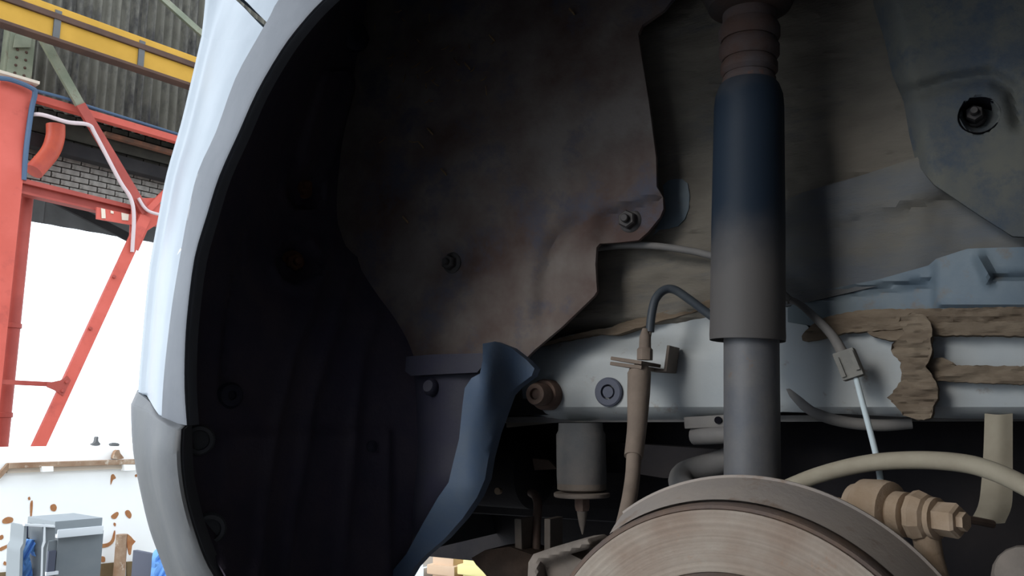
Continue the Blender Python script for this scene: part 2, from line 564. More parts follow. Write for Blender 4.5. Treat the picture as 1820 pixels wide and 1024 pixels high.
# corrugated sheets, one child each
def sheet(s0, s1, z0, z1, D, material, parent, pitch=0.117, amp=0.034, slope=0.0):
    n = max(8, int((s1 - s0) / pitch * 8))
    v = []
    for i in range(n + 1):
        s = s0 + (s1 - s0) * i / n
        d = D + amp * math.cos(2 * math.pi * s / pitch)
        for (z, q) in ((z0, 0), (z1, 0), (z1, 0.004), (z0, 0.004)):
            v.append(BW(s, z, d + q))
    f = []
    for i in range(n):
        a = i * 4
        for k in range(4):
            f.append((a + k, a + (k + 1) % 4, a + 4 + (k + 1) % 4, a + 4 + k))
    f += [(0, 1, 2, 3), (n * 4 + 3, n * 4 + 2, n * 4 + 1, n * 4)]
    return finish('corrugated_sheet', v, f, material, parent, smooth=60)

s_a = bvec(BP(-160, 150, DW))[0]
s_b = bvec(BP(560, 150, DW))[0] + 6.0
z_low = BP(150, 188, DW).z - 0.16
z_mid = BP(150, 60, DW).z + 0.05
z_top = z_mid + 1.9
ns = 14
for i in range(ns):
    s0 = s_a + (s_b - s_a) * i / ns
    s1 = s_a + (s_b - s_a) * (i + 1) / ns + 0.02
    sheet(s0, s1, z_low, z_mid, DW + 0.01 * (i % 2), 'sheet_grey', wall_left)
    sheet(s0, s1, z_mid - 0.05, z_top, DW + 0.05 + 0.01 * (i % 2), 'sheet_grey', wall_left)

# brick band
zb0 = BP(150, 352, 10.8).z - 0.05
zb1 = z_low + 0.75
brick_wall = empty('wall_back', BW(s_a, 0, 10.8))
tag(brick_wall, 'old limewashed brick wall under the corrugated sheets', kind='structure')
MB().box(BW((s_a + s_b) / 2, (zb0 + zb1) / 2, 10.98), BU * (s_b - s_a) / 2, BN * 0.10, Vector((0, 0, (zb1 - zb0) / 2))).build(
    'mortar_bed', 'mortar', brick_wall)
bl, bh = 0.228, 0.078
brick_me = {}
row = 0
z = zb0
while z + bh <= zb1 + 0.03:
    s = s_a + 0.3 + (row % 2) * bl / 2
    while s < s_b - 5.0:
        c = BW(s, z + bh / 2, 10.85 + random.uniform(-0.006, 0.006))
        px, py = to_px(c)
        if 25 < px < 425:
            limed = seg_dist(px, py, [(90, 305), (250, 338)]) < 42 or (260 < px < 300 and 305 < py < 332)
            key = 'brick_limed' if limed else 'brick_dark'
            if key not in brick_me:
                o = MB().box(c, BU * (bl / 2 - 0.007), BN * 0.05, Vector((0, 0, bh / 2 - 0.007)), 0.006).build('brick', key, brick_wall)
                brick_me[key] = (o, c)
            else:
                o0, c0 = brick_me[key]
                o = o0.copy()
                COL.objects.link(o)
                o.location = o0.location + (c - c0)
        s += bl
    z += bh
    row += 1

# soffit and beam over the bricks
tm = MB(); bar(tm, BP(40, 246, 10.6), BP(335, 322, 10.6), 0.17, 0.16, 0.01, 0.1, 5.0)
tag(tm.build('timber_lintel', 'timber_black'), 'black timber lintel running along above the limewashed bricks', 'beam')
tm = MB(); bar(tm, BP(40, 214, 10.62), BP(335, 290, 10.62), 0.20, 0.05, 0.0, 0.1, 5.0)
tag(tm.build('fascia_board', 'soffit'), 'dark grimy fascia board under the upper red beam', 'board')
tm = MB(); bar(tm, BP(185, 238, 10.45), BP(330, 279, 10.45), 0.055, 0.10, 0.01, 0.0, 5.0)
tag(tm.build('gutter', 'rust_gutter'), 'rusted flaking gutter edge under the upper red beam', 'gutter')

# outside eave seen below the middle beam
eave = empty('wall_outer', BW(s_a, 0, 12.2))
tag(eave, 'grey sheet eave hanging over the bright opening', kind='structure')
e0 = BP(20, 335, 12.2); e1 = BP(330, 440, 12.2)
zc0, zc1 = BP(150, 410, 12.2).z, BP(150, 352, 12.2).z
sA, sB = bvec(BP(-120, 380, 12.2))[0], bvec(BP(420, 380, 12.2))[0] + 6.0
for i in range(8):
    sheet(sA + (sB - sA) * i / 8, sA + (sB - sA) * (i + 1) / 8 + 0.02, zc0, zc1 + 0.25, 12.2 + 0.008 * (i % 2), 'sheet_dark', eave, 0.35, 0.012)
tm = MB(); bar(tm, BP(92, 352, 11.9), BP(232, 424, 11.9), 0.12, 0.05)
tm.build('barge_board', 'timber_black', eave, 'black slanting board')

# red frame
fr = empty('steel_frame', BW(bvec(BP(20, 790, 10))[0], 0, 10.0))
tag(fr, 'red painted steel portal frame of the workshop opening', 'steel frame')
tm = MB()
c_top, c_side = BP(26, 148, 10), BP(8, 148, 10)
sc = bvec(BP(24, 148, 10))[0]
tm.box(BW(sc, c_top.z / 2, 10.0), BU * 0.165, BN * 0.11, Vector((0, 0, c_top.z / 2)), 0.01)
tm.build('column', 'red_steel', fr, smooth=30)
tm = MB()
tm.box(BW(sc, c_top.z + 0.02, 9.98), BU * 0.21, BN * 0.16, Vector((0, 0, 0.018)), 0.004)
tm.build('cap_plate', 'cream', fr, 'pale flat cap plate')
tm = MB(); bar(tm, BP(46, 170, 9.98), BP(345, 258, 9.98), 0.085, 0.10, 0.006, 0.02, 6.0)
tm.build('beam', 'red_steel', fr, 'thin upper red beam')
tm = MB()
a, b = BP(30, 322, 9.98), BP(345, 398, 9.98)
b = b + (b - a).normalized() * 6.0
bar(tm, a, b, 0.055, 0.16, 0.004); bar(tm, a - Vector((0, 0, .07)), b - Vector((0, 0, .07)), 0.12, 0.03); bar(tm, a - Vector((0, 0, .13)), b - Vector((0, 0, .13)), 0.025, 0.13)
tm.build('beam', 'red_steel_dull', fr, 'middle red channel beam')
tm = MB(); bar(tm, BP(142, 186, 9.82), BP(258, 378, 9.82), 0.115, 0.05, 0.004)
tm.build('brace', 'red_steel_dull', fr)
tm = MB(); bar(tm, BP(258, 384, 9.84), BP(58, 815, 9.84), 0.135, 0.06, 0.004)
tm.build('brace', 'red_steel', fr)
for (x, y) in ((203, 492), (161, 584), (118, 679), (111, 695)):
    MB().lathe([(0.0, -0.02), (0.018, -0.018), (0.022, 0), (0.022, 0.03)], BP(x, y, 9.80), BN, 8).build('rivet', 'red_steel_dull', fr)
tm = MB(); bar(tm, BP(262, 374, 9.86), BP(330, 305, 9.86), 0.075, 0.05, 0.003)
tm.build('brace', 'red_steel', fr)
tm = MB(); bar(tm, BP(-40, 677, 9.95), BP(108, 684, 9.95), 0.05, 0.05, 0.003)
tm.build('tie_bar', 'red_steel_dull', fr)
plate('gusset_plate', [(108, 676), (120, 668), (126, 676), (112, 704), (98, 694), (84, 688), (84, 681)], 0, 'red_steel_dull', fr, 0.02, 8,
      mapf=lambda x, y: BP(x, y, 9.80), back=BN)
plate('gusset_plate', [(236, 352), (278, 352), (294, 378), (290, 392), (262, 410), (246, 446), (230, 430), (232, 390)], 0, 'red_steel', fr,
      0.02, 10, mapf=lambda x, y: BP(x, y, 9.88), back=BN)
plate('splice_plate', [(172, 368), (236, 382), (236, 400), (172, 389)], 0, 'red_steel', fr, 0.03, 10, mapf=lambda x, y: BP(x, y, 9.85), back=BN)
for q in ([(180, 370), (187, 372), (188, 388), (181, 388)], [(216, 378), (229, 381), (228, 392), (217, 391)], [(197, 374), (202, 376), (202, 380), (197, 379)]):
    plate('paint_patch', q, 0, 'cream', fr, 0.01, 6, mapf=lambda x, y: BP(x, y, 9.838), back=BN, label='flaked pale patch')

# green upper stanchion
gs = empty('green_stanchion', BW(bvec(BP(45, 140, 10.1))[0], c_top.z + 0.04, 10.1))
tag(gs, 'green riveted stanchion standing on the red column', 'stanchion')
zg0, zg1 = c_top.z + 0.045, BP(40, 12, 10.1).z
tm = MB(); tm.box(BW(sc + 0.05, (zg0 + zg1) / 2, 10.02), BU * 0.13, BN * 0.012, Vector((0, 0, (zg1 - zg0) / 2))); tm.build('face_plate', 'green_steel', gs)
tm = MB(); tm.box(BW(sc - 0.09, (zg0 + zg1) / 2, 10.10), BU * 0.012, BN * 0.08, Vector((0, 0, (zg1 - zg0) / 2))); tm.build('web_plate', 'green_steel', gs)
plate('bracket', [(28, 62), (62, 36), (64, 44), (56, 70), (55, 84), (24, 84)], 0, 'green_steel', gs, 0.02, 10, mapf=lambda x, y: BP(x, y, 9.98), back=BN)
for k in range(7):
    for dx in (-0.045, 0.05):
        c = BW(sc + 0.05 + dx, zg0 + 0.08 + k * 0.095, 10.008)
        MB().lathe([(0.0, -0.016), (0.014, -0.012), (0.018, 0)], c, BN, 6).build('rivet', 'brown_and_shade_steel', gs)

# green diagonals
tm = MB(); bar(tm, BP(74, 64, 9.84), BP(143, 188, 9.84), 0.105, 0.05, 0.004)
tag(tm.build('green_brace', 'green_steel'), 'green diagonal brace meeting the red brace at the upper beam', 'brace')
tm = MB(); bar(tm, BP(278, -12, 9.9), BP(385, 84, 9.9), 0.085, 0.05, 0.004)
tag(tm.build('green_brace', 'green_steel'), 'green diagonal brace passing above the yellow crane beam', 'brace')

# crane beam
cb = empty('crane_beam', BP(150, 70, 9.3))
tag(cb, 'yellow crane runway beam bolted along the corrugated wall', 'crane beam')
pa, pb = BP(-120, -16, 9.3), BP(420, 158, 9.3) + BU * 6.0
pb.z = pa.z
tm = MB()
zc = BP(200, 88, 9.3).z
pa.z = pb.z = zc
bar(tm, pa, pb, 0.26, 0.03)
tm.build('web', 'yellow_steel', cb)
tm = MB(); bar(tm, pa + Vector((0, 0, .145)) + n_out * .03, pb + Vector((0, 0, .145)) + n_out * .03, 0.07, 0.04, 0.01); tm.build('top_flange', 'brown_and_shade_steel', cb, 'recessed top flange coloured dark brown as shadow')  # brown colour paints the shadow band below the rail
tm = MB(); bar(tm, pa + Vector((0, 0, .225)) + n_out * .0, pb + Vector((0, 0, .225)) + n_out * .0, 0.085, 0.06, 0.01); tm.build('crane_rail', 'yellow_steel', cb)
tm = MB(); bar(tm, pa - Vector((0, 0, .145)) + n_out * .02, pb - Vector((0, 0, .145)) + n_out * .02, 0.035, 0.16, 0.004); tm.build('bottom_flange', 'brown_and_shade_steel', cb, 'bottom flange coloured dark brown as a shaded underside')  # dark brown paints the beam's shaded underside
for x in (100, 250):
    y = 88 + (x - 200) * 0.33
    sx = bvec(BP(x, y, 9.28))[0]
    tm = MB(); tm.box(BW(sx, zc + 0.03, 9.275), BU * 0.035, BN * 0.012, Vector((0, 0, 0.19))); tm.build('web_strip', 'sheet_dark', cb, 'grey upright strip across the web')  # narrow grey upright strip in front of the web

# flue elbow, conduit, cables, downpipe
tm = MB(); tm.tube([BP(99, 222, 10.38), BP(98, 245, 10.38), BP(88, 272, 10.35), BP(60, 305, 10.30)], 0.105, 14)
tag(tm.build('flue_pipe', 'red_pipe', smooth=True), 'thick red bent pipe in front of the limewashed bricks', 'pipe')
tm = MB(); tm.tube([BP(50, 204, 9.95), BP(75, 204, 9.8), BP(120, 217, 9.75), BP(157, 222, 9.75), BP(170, 240, 9.75), BP(212, 320, 9.75), BP(232, 352, 9.75), BP(238, 385, 9.75), BP(235, 448, 9.78)], 0.024, 8)
tag(tm.build('conduit', 'conduit', smooth=True), 'thin pale conduit following the red brace downwards', 'conduit')
tm = MB(); tm.tube([BP(246, 352, 9.76), BP(256, 368, 9.76), BP(268, 377, 9.76), BP(295, 384, 9.76), BP(330, 392, 9.8)], 0.020, 8)
tag(tm.build('conduit', 'conduit', smooth=True), 'short pale cable curving along the middle red beam', 'cable')
tm = MB(); tm.tube([BP(-10, 138, 9.78), BP(20, 142, 9.78), BP(55, 156, 9.78), BP(62, 166, 9.8), BP(56, 195, 9.85), BP(47, 260, 9.86), BP(42, 320, 9.9)], 0.028, 8)
tag(tm.build('cable', 'cable_blue', smooth=True), 'dark blue cable wrapped over the red column top', 'cable')
tm = MB(); tm.tube([BP(60, 160, 9.9), BP(120, 176, 9.9), BP(160, 190, 9.95), BP(330, 243, 9.98)], 0.020, 8)
tag(tm.build('cable', 'cable_blue', smooth=True), 'dark blue cable lying along the upper red beam', 'cable')
dp = empty('downpipe', BW(bvec(BP(34, 600, 10.24))[0], 0, 10.24))
tag(dp, 'red round downpipe standing beside the red column', 'downpipe')
sd = bvec(BP(41, 390, 10.24))[0]
MB().lathe([(0.085, 0), (0.085, BP(41, 338, 10.24).z)], BW(sd, 0, 10.24), (0, 0, 1), 16).build('pipe', 'red_steel_dull', dp, smooth=True)
for y in (580, 738):
    zz = BP(30, y, 10.24).z
    MB().lathe([(0.085, -0.03), (0.098, -0.025), (0.098, 0.025), (0.085, 0.03)], BW(sd, zz, 10.24), (0, 0, 1), 16).build('collar', 'red_steel_dull', dp, smooth=True)

# white rusty tank
DT = 7.0
tk = empty('white_tank', BW(bvec(BP(120, 900, DT))[0], 0, DT + 0.4))
tag(tk, 'white painted steel tank with rust spots and a rusted ledge', 'tank')
zt = BP(120, 797, DT).z
st0, st1 = bvec(BP(-160, 900, DT))[0], bvec(BP(470, 900, DT))[0]
tm = MB(); tm.box(BW((st0 + st1) / 2, zt / 2, DT + 0.45), BU * (st1 - st0) / 2, BN * 0.45, Vector((0, 0, zt / 2)), 0.02)
tm.build('body', 'white_enamel', tk, smooth=30)
la, lb = BP(14, 828, DT - 0.03), BP(420, 816, DT - 0.03)
lb.z = la.z
tm = MB(); bar(tm, la, lb, 0.04, 0.07, 0.004); tm.build('ledge', 'rust_brown', tk, 'rusted brown ledge')
tm = MB(); bar(tm, la - Vector((0, 0, .038)) + BN * .02, lb - Vector((0, 0, .038)) + BN * .02, 0.035, 0.04, 0.004); tm.build('ledge', 'cream', tk, 'pale lower strip of the ledge')
def tplate(name, q, m, D, thick=0.006, lab=None, rn=3):
    return plate(name, q, 0, m, tk, thick, 5, rn, mapf=lambda x, y: BP(x, y, D), back=BN, label=lab)
for q in ([(75, 829), (95, 829), (95, 838), (76, 839)], [(221, 826), (241, 826), (241, 836), (222, 837)]):
    tplate('lug', q, 'white_enamel', DT - 0.08, 0.07, rn=0)
tplate('rim_end', [(-4, 845), (14, 824), (22, 824), (16, 834), (-4, 856)], 'rust_brown', DT - 0.05, 0.04, rn=0)
rs = [[(5, 924), (14, 919), (23, 921), (22, 928), (12, 931), (5, 930)], [(90, 899), (97, 896), (101, 902), (98, 909), (91, 907)],
      [(198, 917), (208, 910), (211, 914), (206, 922), (200, 922)], [(223, 909), (229, 907), (234, 915), (231, 922), (224, 916)],
      [(198, 845), (202, 843), (206, 850), (201, 853), (197, 862), (197, 852)], [(0, 953), (5, 951), (6, 957), (0, 960)],
      [(0, 974), (14, 968), (26, 963), (34, 962), (34, 966), (22, 969), (4, 979), (0, 979)],
      [(178, 968), (190, 966), (198, 960), (203, 944), (205, 946), (203, 962), (192, 972), (178, 974)],
      [(54, 895), (58, 890), (58, 904), (56, 920), (54, 918)], [(8, 998), (13, 1001), (15, 1004), (9, 1005), (6, 1003)],
      [(176, 990), (186, 990), (186, 999), (177, 998)], [(240, 845), (243, 843), (244, 847), (241, 848)],
      [(50, 885), (53, 883), (54, 888), (51, 889)], [(203, 929), (206, 931), (205, 936), (202, 933)]]
for q in rs:
    tplate('rust_patch', q, 'rust_strong', DT - 0.004, 0.006, 'orange rust patch')
tplate('rust_patch', [(202, 812), (206, 802), (212, 800), (214, 806), (220, 815), (204, 816)], 'rust_brown', DT - 0.06, 0.05, 'rust patch above the ledge')
for q in ([(164, 790), (170, 786), (172, 777), (175, 777), (175, 784), (179, 790), (172, 793)], [(198, 789), (205, 787), (212, 789), (211, 793), (200, 793)]):
    tplate('fitting', q, 'sheet_dark', DT + 0.1, 0.05, 'small grey fitting standing on top')
tplate('lower_panel', [(150, 1006), (205, 1000), (205, 1060), (160, 1060)], 'olive_brown', DT - 0.02, 0.02, 'olive brown lower panel', 0)
tplate('lower_panel', [(226, 999), (272, 996), (272, 1060), (226, 1060)], 'olive_brown', DT - 0.02, 0.02, 'olive brown lower panel', 0)
tplate('lower_panel', [(-10, 1019), (28, 1016), (32, 1060), (-10, 1060)], 'olive_brown', DT - 0.02, 0.02, 'olive brown lower panel', 0)
pz = BP(217, 950, 6.9)
pt = MB(); pt.tube([Vector((pz.x, pz.y, 0.0)), pz], 0.045, 12, 4)
po = empty('rusty_post', Vector((pz.x, pz.y, 0)))
tag(po, 'rusty brown pipe post in front of the white tank', 'post')
pt.build('post_pipe', 'rust_brown', po, smooth=True)
plate('rust_flake', [(228, 950), (238, 960), (241, 963), (235, 970), (233, 985), (229, 985), (226, 965)], 0, 'rust_strong', po, 0.01, 5, 2,
      mapf=lambda x, y: BP(x, y, 6.86), back=BN)

# grey crates and blue cloths
DC = 5.6
gc = empty('storage_box', BP(140, 1024, DC) * 1.0)
gc.location.z = 0; WL[gc.name] = gc.location.copy()
tag(gc, 'closed grey plastic storage box with a raised lid', 'storage box')
def cbox(x0, x1, y0, y1, D, dd, m, name, parent, lab=None, bev=0.006, to_floor=False):
    a, b = BP(x0, y0, D), BP(x1, y1, D)
    s0, s1 = bvec(a)[0], bvec(BP(x1, y0, D))[0]
    z1 = a.z
    z0 = 0.0 if to_floor else b.z
    return MB().box(BW((s0 + s1) / 2, (z0 + z1) / 2, D + dd / 2), BU * (s1 - s0) / 2, BN * dd / 2, Vector((0, 0, (z1 - z0) / 2)), bev).build(name, m, parent, lab, smooth=30)
cbox(104, 184, 950, 1024, DC, 0.42, 'crate_grey', 'body', gc, to_floor=True)
cbox(98, 182, 927, 941, DC - 0.02, 0.44, 'crate_mid', 'lid', gc, 'lighter grey lid')
cbox(103, 184, 942, 949, DC - 0.03, 0.40, 'edge_white', 'lid_rim', gc, 'white rim under the lid')
cbox(86, 103, 962, 1022, DC + 0.01, 0.30, 'crate_grey', 'handle_end', gc, to_floor=True)
cbox(87, 100, 980, 1015, DC - 0.01, 0.02, 'crate_dark', 'hand_hole', gc, 'dark hand hole', 0)
cbox(82, 104, 1018, 1021, DC - 0.02, 0.04, 'edge_white', 'clip', gc, 'white clip', 0)
oc = empty('open_crate', BP(60, 1024, DC - 0.3)); oc.location.z = 0; WL[oc.name] = oc.location.copy()
tag(oc, 'open grey crate with stepped ends holding blue cloth', 'crate')
def cplate(name, q, m, parent, D, thick, lab=None):
    q = [(x, min(y, 1024) if y < 1024 else y) for x, y in q]
    return plate(name, q, 0, m, parent, thick, 8, 0, mapf=lambda x, y: BP(x, y, D), back=BN, label=lab)
cplate('end_post', [(43, 934), (48, 934), (47, 958), (45, 970), (41, 980), (36, 1130), (30, 1130), (36, 975), (41, 966)], 'crate_mid', oc, DC - 0.40, 0.20)
cplate('end_post', [(77, 934), (98, 938), (98, 958), (86, 962), (83, 975), (72, 1130), (66, 1130), (73, 975), (77, 962)], 'crate_grey', oc, DC - 0.40, 0.20)
cplate('end_edge', [(79, 934), (81, 934), (81, 964), (77, 974), (73, 1130), (70, 1130), (75, 972), (78, 962)], 'edge_white', oc, DC - 0.415, 0.012, 'pale edge strip')
cplate('back_panel', [(46, 932), (80, 932), (80, 1130), (36, 1130)], 'crate_dark', oc, DC - 0.16, 0.02, 'dark slatted back')
for x in (52, 61, 70):
    cplate('slat', [(x, 936), (x + 4, 936), (x + 4, 958), (x, 956)], 'crate_mid', oc, DC - 0.18, 0.012)
cplate('rim_bar', [(44, 931), (98, 934), (98, 938), (44, 935)], 'edge_white', oc, DC - 0.41, 0.03, 'white top rim')
def cloth(name, q, D, m, label):
    cen = (sum(x for x, y in q) / len(q), sum(y for x, y in q) / len(q))
    o = plate(name, q, 0, m, None, 0.05, 5, 3, back=BN,
              mapf=lambda x, y: BP(x, y, D - 0.06 * gauss(x, y, *cen, 22, 40) + 0.014 * math.sin(x * 0.55 + y * 0.30)))
    tag(o, label, 'cloth')
    return o
cloth('blue_cloth', [(48, 961), (62, 960), (76, 953), (77, 966), (74, 985), (66, 992), (56, 980), (53, 990), (58, 1020), (64, 1130), (38, 1130), (42, 990)], DC - 0.27, 'cloth_blue',
      'crumpled blue cloth hanging in the open grey crate')
cloth('blue_cloth', [(279, 982), (289, 978), (298, 988), (308, 1004), (322, 1030), (340, 1130), (272, 1130), (275, 1010)], 5.9, 'cloth_blue',
      'blue cloth bundle hanging beside the car bumper')
cbox(271, 279, 985, 1024, 5.95, 0.3, 'crate_dark', 'crate_side', tag(empty('dark_crate', BW(bvec(BP(275, 1000, 5.95))[0], 0, 5.95)),
     'dark narrow crate end next to the blue cloth bundle', 'crate'), to_floor=True)

# things beyond the car, seen below it
def far_box(name, px0, px1, pytop, Y, m, lab, cat, d=0.5):
    a, b = P(px0, pytop, Y), P(px1, pytop, Y)
    o = empty(name, Vector(((a.x + b.x) / 2, Y + d / 2, 0)))
    tag(o, lab, cat)
    MB().abox((a.x, Y, 0.0), (b.x, Y + d, a.z), 0.02).build('body', m, o, smooth=30)
    MB().abox((a.x - 0.02, Y - 0.02, a.z - 0.10), (b.x + 0.02, Y + d + 0.02, a.z - 0.05), 0.01).build('rim', m, o, smooth=30)
    return o
far_box('white_tub', 690, 752, 985, 3.7, 'white_tub', 'white plastic tub standing on the far side of the car', 'tub')
far_box('cardboard_box', 768, 806, 985, 3.7, 'card_tan', 'tan cardboard box beyond the car underside', 'box')
far_box('yellow_tub', 822, 905, 985, 3.7, 'yellow_tub', 'pale yellow tub next to the cardboard box', 'tub')

# ================================================================== CAR
car = empty('car', (-0.15, 0.9, H - 0.45))
tag(car, 'light blue car with its rear wheel removed, wheel arch and suspension exposed', 'car')

# arch lip and trim edge, traced on the car's side plane
lip_px = [(810, -172), (720, -118), (640, -59), (573, 0), (534, 43), (499, 90), (456, 164), (425, 234), (390, 312), (367, 385), (346, 458), (334, 548), (329, 614), (328, 690), (332, 756)]
out_px = [(690, -188), (610, -124), (545, -60), (495, 0), (480, 28), (456, 70), (418, 140), (384, 234), (352, 305), (333, 385), (316, 480), (305, 548), (294, 640), (289, 700), (287, 747)]
sil_px = [(430, -190), (405, -120), (388, -60), (376, -5), (373, 28), (369, 72), (352, 148), (333, 228), (309, 313), (295, 385), (279, 475), (271, 550), (264, 632), (261, 668), (259, 700)]
EC, EA, EB = (-0.165, H + 0.07), 0.42, 0.335
def ell(t, e=0.0, Y=YF):
    return Vector((EC[0] - (EA + e) * math.cos(t), Y, EC[1] + (EB + e) * math.sin(t)))
t0 = math.radians(84)
tops = [t0 + (math.pi + math.radians(25) - t0) * i / 14 for i in range(15)]
lip3 = [P(x, y, YF - 0.006) for x, y in lip_px][::-1] + [ell(t, 0.0, YF - 0.006) for t in tops]
out3 = [P(x, y, YF + 0.012) for x, y in out_px][::-1] + [ell(t, 0.055, YF + 0.004) for t in tops]
nL = len(lip_px)
rows = []
for a, b in zip(lip3, out3):
    d = (a - b).normalized()
    rows.append([a - d * 0.006 + Vector((0, 0.012, 0)), a + Vector((0, 0.002, 0)), a - d * 0.004 + Vector((0, -0.001, 0)), lerp(a, b, 0.6) + Vector((0, -0.001, 0)), b])
patch('arch_trim', rows, 'trim_grey', car, 4, 3, 0.003, label='dull grey plastic wheel arch trim')

# quarter panel in two pieces, parted by a seam
def qrow(i):
    (ox, oy), (sx, sy) = out_px[i], sil_px[i]
    f = lambda k: (ox + (sx - ox) * k, oy + (sy - oy) * k)
    far = P(sx, sy, 0.60)
    return [P(ox + 3, oy, YF + 0.013), P(*f(0.38), YF + 0.026), P(*f(0.72), YF + 0.050), P(*f(0.93), YF + 0.088), P(sx, sy, YF + 0.125),
            far + Vector((-0.035, 0.16, 0)), far + Vector((-0.08, 0.9, 0))]
patch('quarter_panel', [qrow(i) for i in range(5, nL)], 'paint_blue', car, 5, 4, 0.002, label='light blue painted quarter panel')
# the seam runs down towards the trim
seam_lo = [P(469, 50, YF + 0.013), P(452, 33, YF + 0.022), P(428, 8, YF + 0.04), P(398, -18, YF + 0.088), P(378, -36, YF + 0.125)]
seam_lo += [seam_lo[-1] + Vector((-0.04, 0.18, 0)), seam_lo[-1] + Vector((-0.09, 0.9, 0))]
fill_up = [p + Vector((0.0035, 0, 0.0045)) for p in seam_lo]
hi_row = [P(640, -150, YF + 0.013), P(610, -175, YF + 0.02), P(570, -205, YF + 0.04), P(530, -235, YF + 0.085), P(500, -260, YF + 0.125)]
hi_row += [hi_row[-1] + Vector((-0.04, 0.18, 0)), hi_row[-1] + Vector((-0.09, 0.9, 0))]
patch('quarter_panel', [fill_up, [lerp(a, b, 0.5) for a, b in zip(fill_up, hi_row)], hi_row], 'paint_blue', car, 4, 4, 0.002, label='light blue upper panel above the seam')
low_fill = [qrow(5), [lerp(a, b, 0.55) for a, b in zip(qrow(5), seam_lo)], seam_lo]
patch('quarter_panel', low_fill, 'paint_blue', car, 5, 4, 0.002)

for q in ([(352, 309), (345, 338), (336, 372), (332, 398), (326, 430), (331, 424), (338, 392), (346, 352), (351, 330)], [(322, 440), (315, 452), (318, 464), (312, 470), (313, 482), (319, 470), (322, 458)]):
    plate('paint_chip', q, lambda x, y: YF + 0.011 + 0.0005 * max(0, 330 - x), 'paint_chip', car, 0.002, 6, 2, label='white scuff where the paint has chipped')
# body side above and ahead of the arch, floor, tail: closes the car body round the arch
ring_in = [ell(math.radians(a_), 0.050) for a_ in (58, 66, 75)] + [ell(t, 0.050) for t in tops[1:]]
outer = [Vector((-0.60, YF, H + 0.95)), Vector((-0.2, YF, H + 1.0)), Vector((0.4, YF, H + 1.0)), Vector((1.3, YF, H + 0.95)), Vector((1.35, YF, H + 0.3)), Vector((1.35, YF, H - 0.14))]
prs = cr(outer, 3)
rows = []
for i, p in enumerate(ring_in):
    k = i / (len(ring_in) - 1) * (len(prs) - 1)
    a = int(min(k, len(prs) - 2))
    q = lerp(prs[a], prs[a + 1], k - a)
    rows.append([p, lerp(p, q, 0.35) + Vector((0, -0.02, 0)), lerp(p, q, 0.7) + Vector((0, -0.015, 0)), q + Vector((0, 0.03, 0))])
patch('body_side', rows, 'paint_blue', car, 3, 2, 0.002)
MB().abox((-0.80, 0.80, H + 0.012), (1.4, 2.0, H + 0.030)).build('floor_pan', 'under_dark', car)
MB().abox((-0.62, 0.50, H + 0.93), (1.35, 2.0, H + 1.0), 0.02).build('body_top', 'paint_blue', car)

# wheelhouse roof sweeping inwards from the lip
rows = []
for t in [math.radians(62), math.radians(72)] + tops[1:]:
    rows.append([ell(t, 0.004, YF + 0.01), ell(t, 0.07, YF + 0.05), ell(t, 0.15, 0.66), ell(t, 0.17, 0.88)])
patch('wheelhouse_roof', rows, 'under_dark', car, 3, 2, 0.003, inward=Vector((0, 0, 0.5)))

# rear bumper
brow = []
b_lip = [(336, 757, .462), (337, 800, .462), (340, 845, .462), (350, 895, .465), (366, 950, .468), (392, 1010, .475), (440, 1080, .49)]
b_f1 = [(316, 771, .448), (314, 800, .446), (316, 840, .446), (324, 890, .447), (340, 948, .452), (364, 1010, .460), (410, 1080, .475)]
b_f2 = [(286, 757, .460), (283, 798, .458), (287, 838, .458), (297, 888, .459), (314, 948, .464), (336, 1012, .472), (376, 1085, .49)]
b_f3 = [(262, 738, .505), (262, 795, .505), (266, 836, .505), (277, 888, .507), (293, 945, .51), (316, 1014, .515), (350, 1090, .53)]
b_sil = [(247, 722, .585), (249, 775, .585), (255, 820, .585), (265, 872, .585), (281, 938, .585), (305, 1002, .59), (335, 1090, .60)]
for i in range(7):
    r = [P(*b_lip[i]), P(*b_f1[i]), P(*b_f2[i]), P(*b_f3[i]), P(*b_sil[i])]
    r += [r[-1] + Vector((-0.03, 0.18, 0)), r[-1] + Vector((-0.06, 1.0, 0)), r[-1] + Vector((-0.06, 1.5, 0))]
    brow.append(r)
top0 = [P(334, 744, .472), P(306, 742, .470), P(285, 738, .478), P(267, 715, .52), P(259, 690, .60)]
top0 += [top0[-1] + Vector((-0.03, 0.18, 0)), top0[-1] + Vector((-0.06, 1.0, 0)), top0[-1] + Vector((-0.06, 1.5, 0))]
bumper = patch('rear_bumper', [top0, [lerp(a, b, 0.85) + Vector((0, 0, 0.003)) for a, b in zip(top0, brow[0])]] + brow, 'bumper_grey', car, 4, 4, 0.003,
               label='scuffed dark grey plastic rear bumper corner')

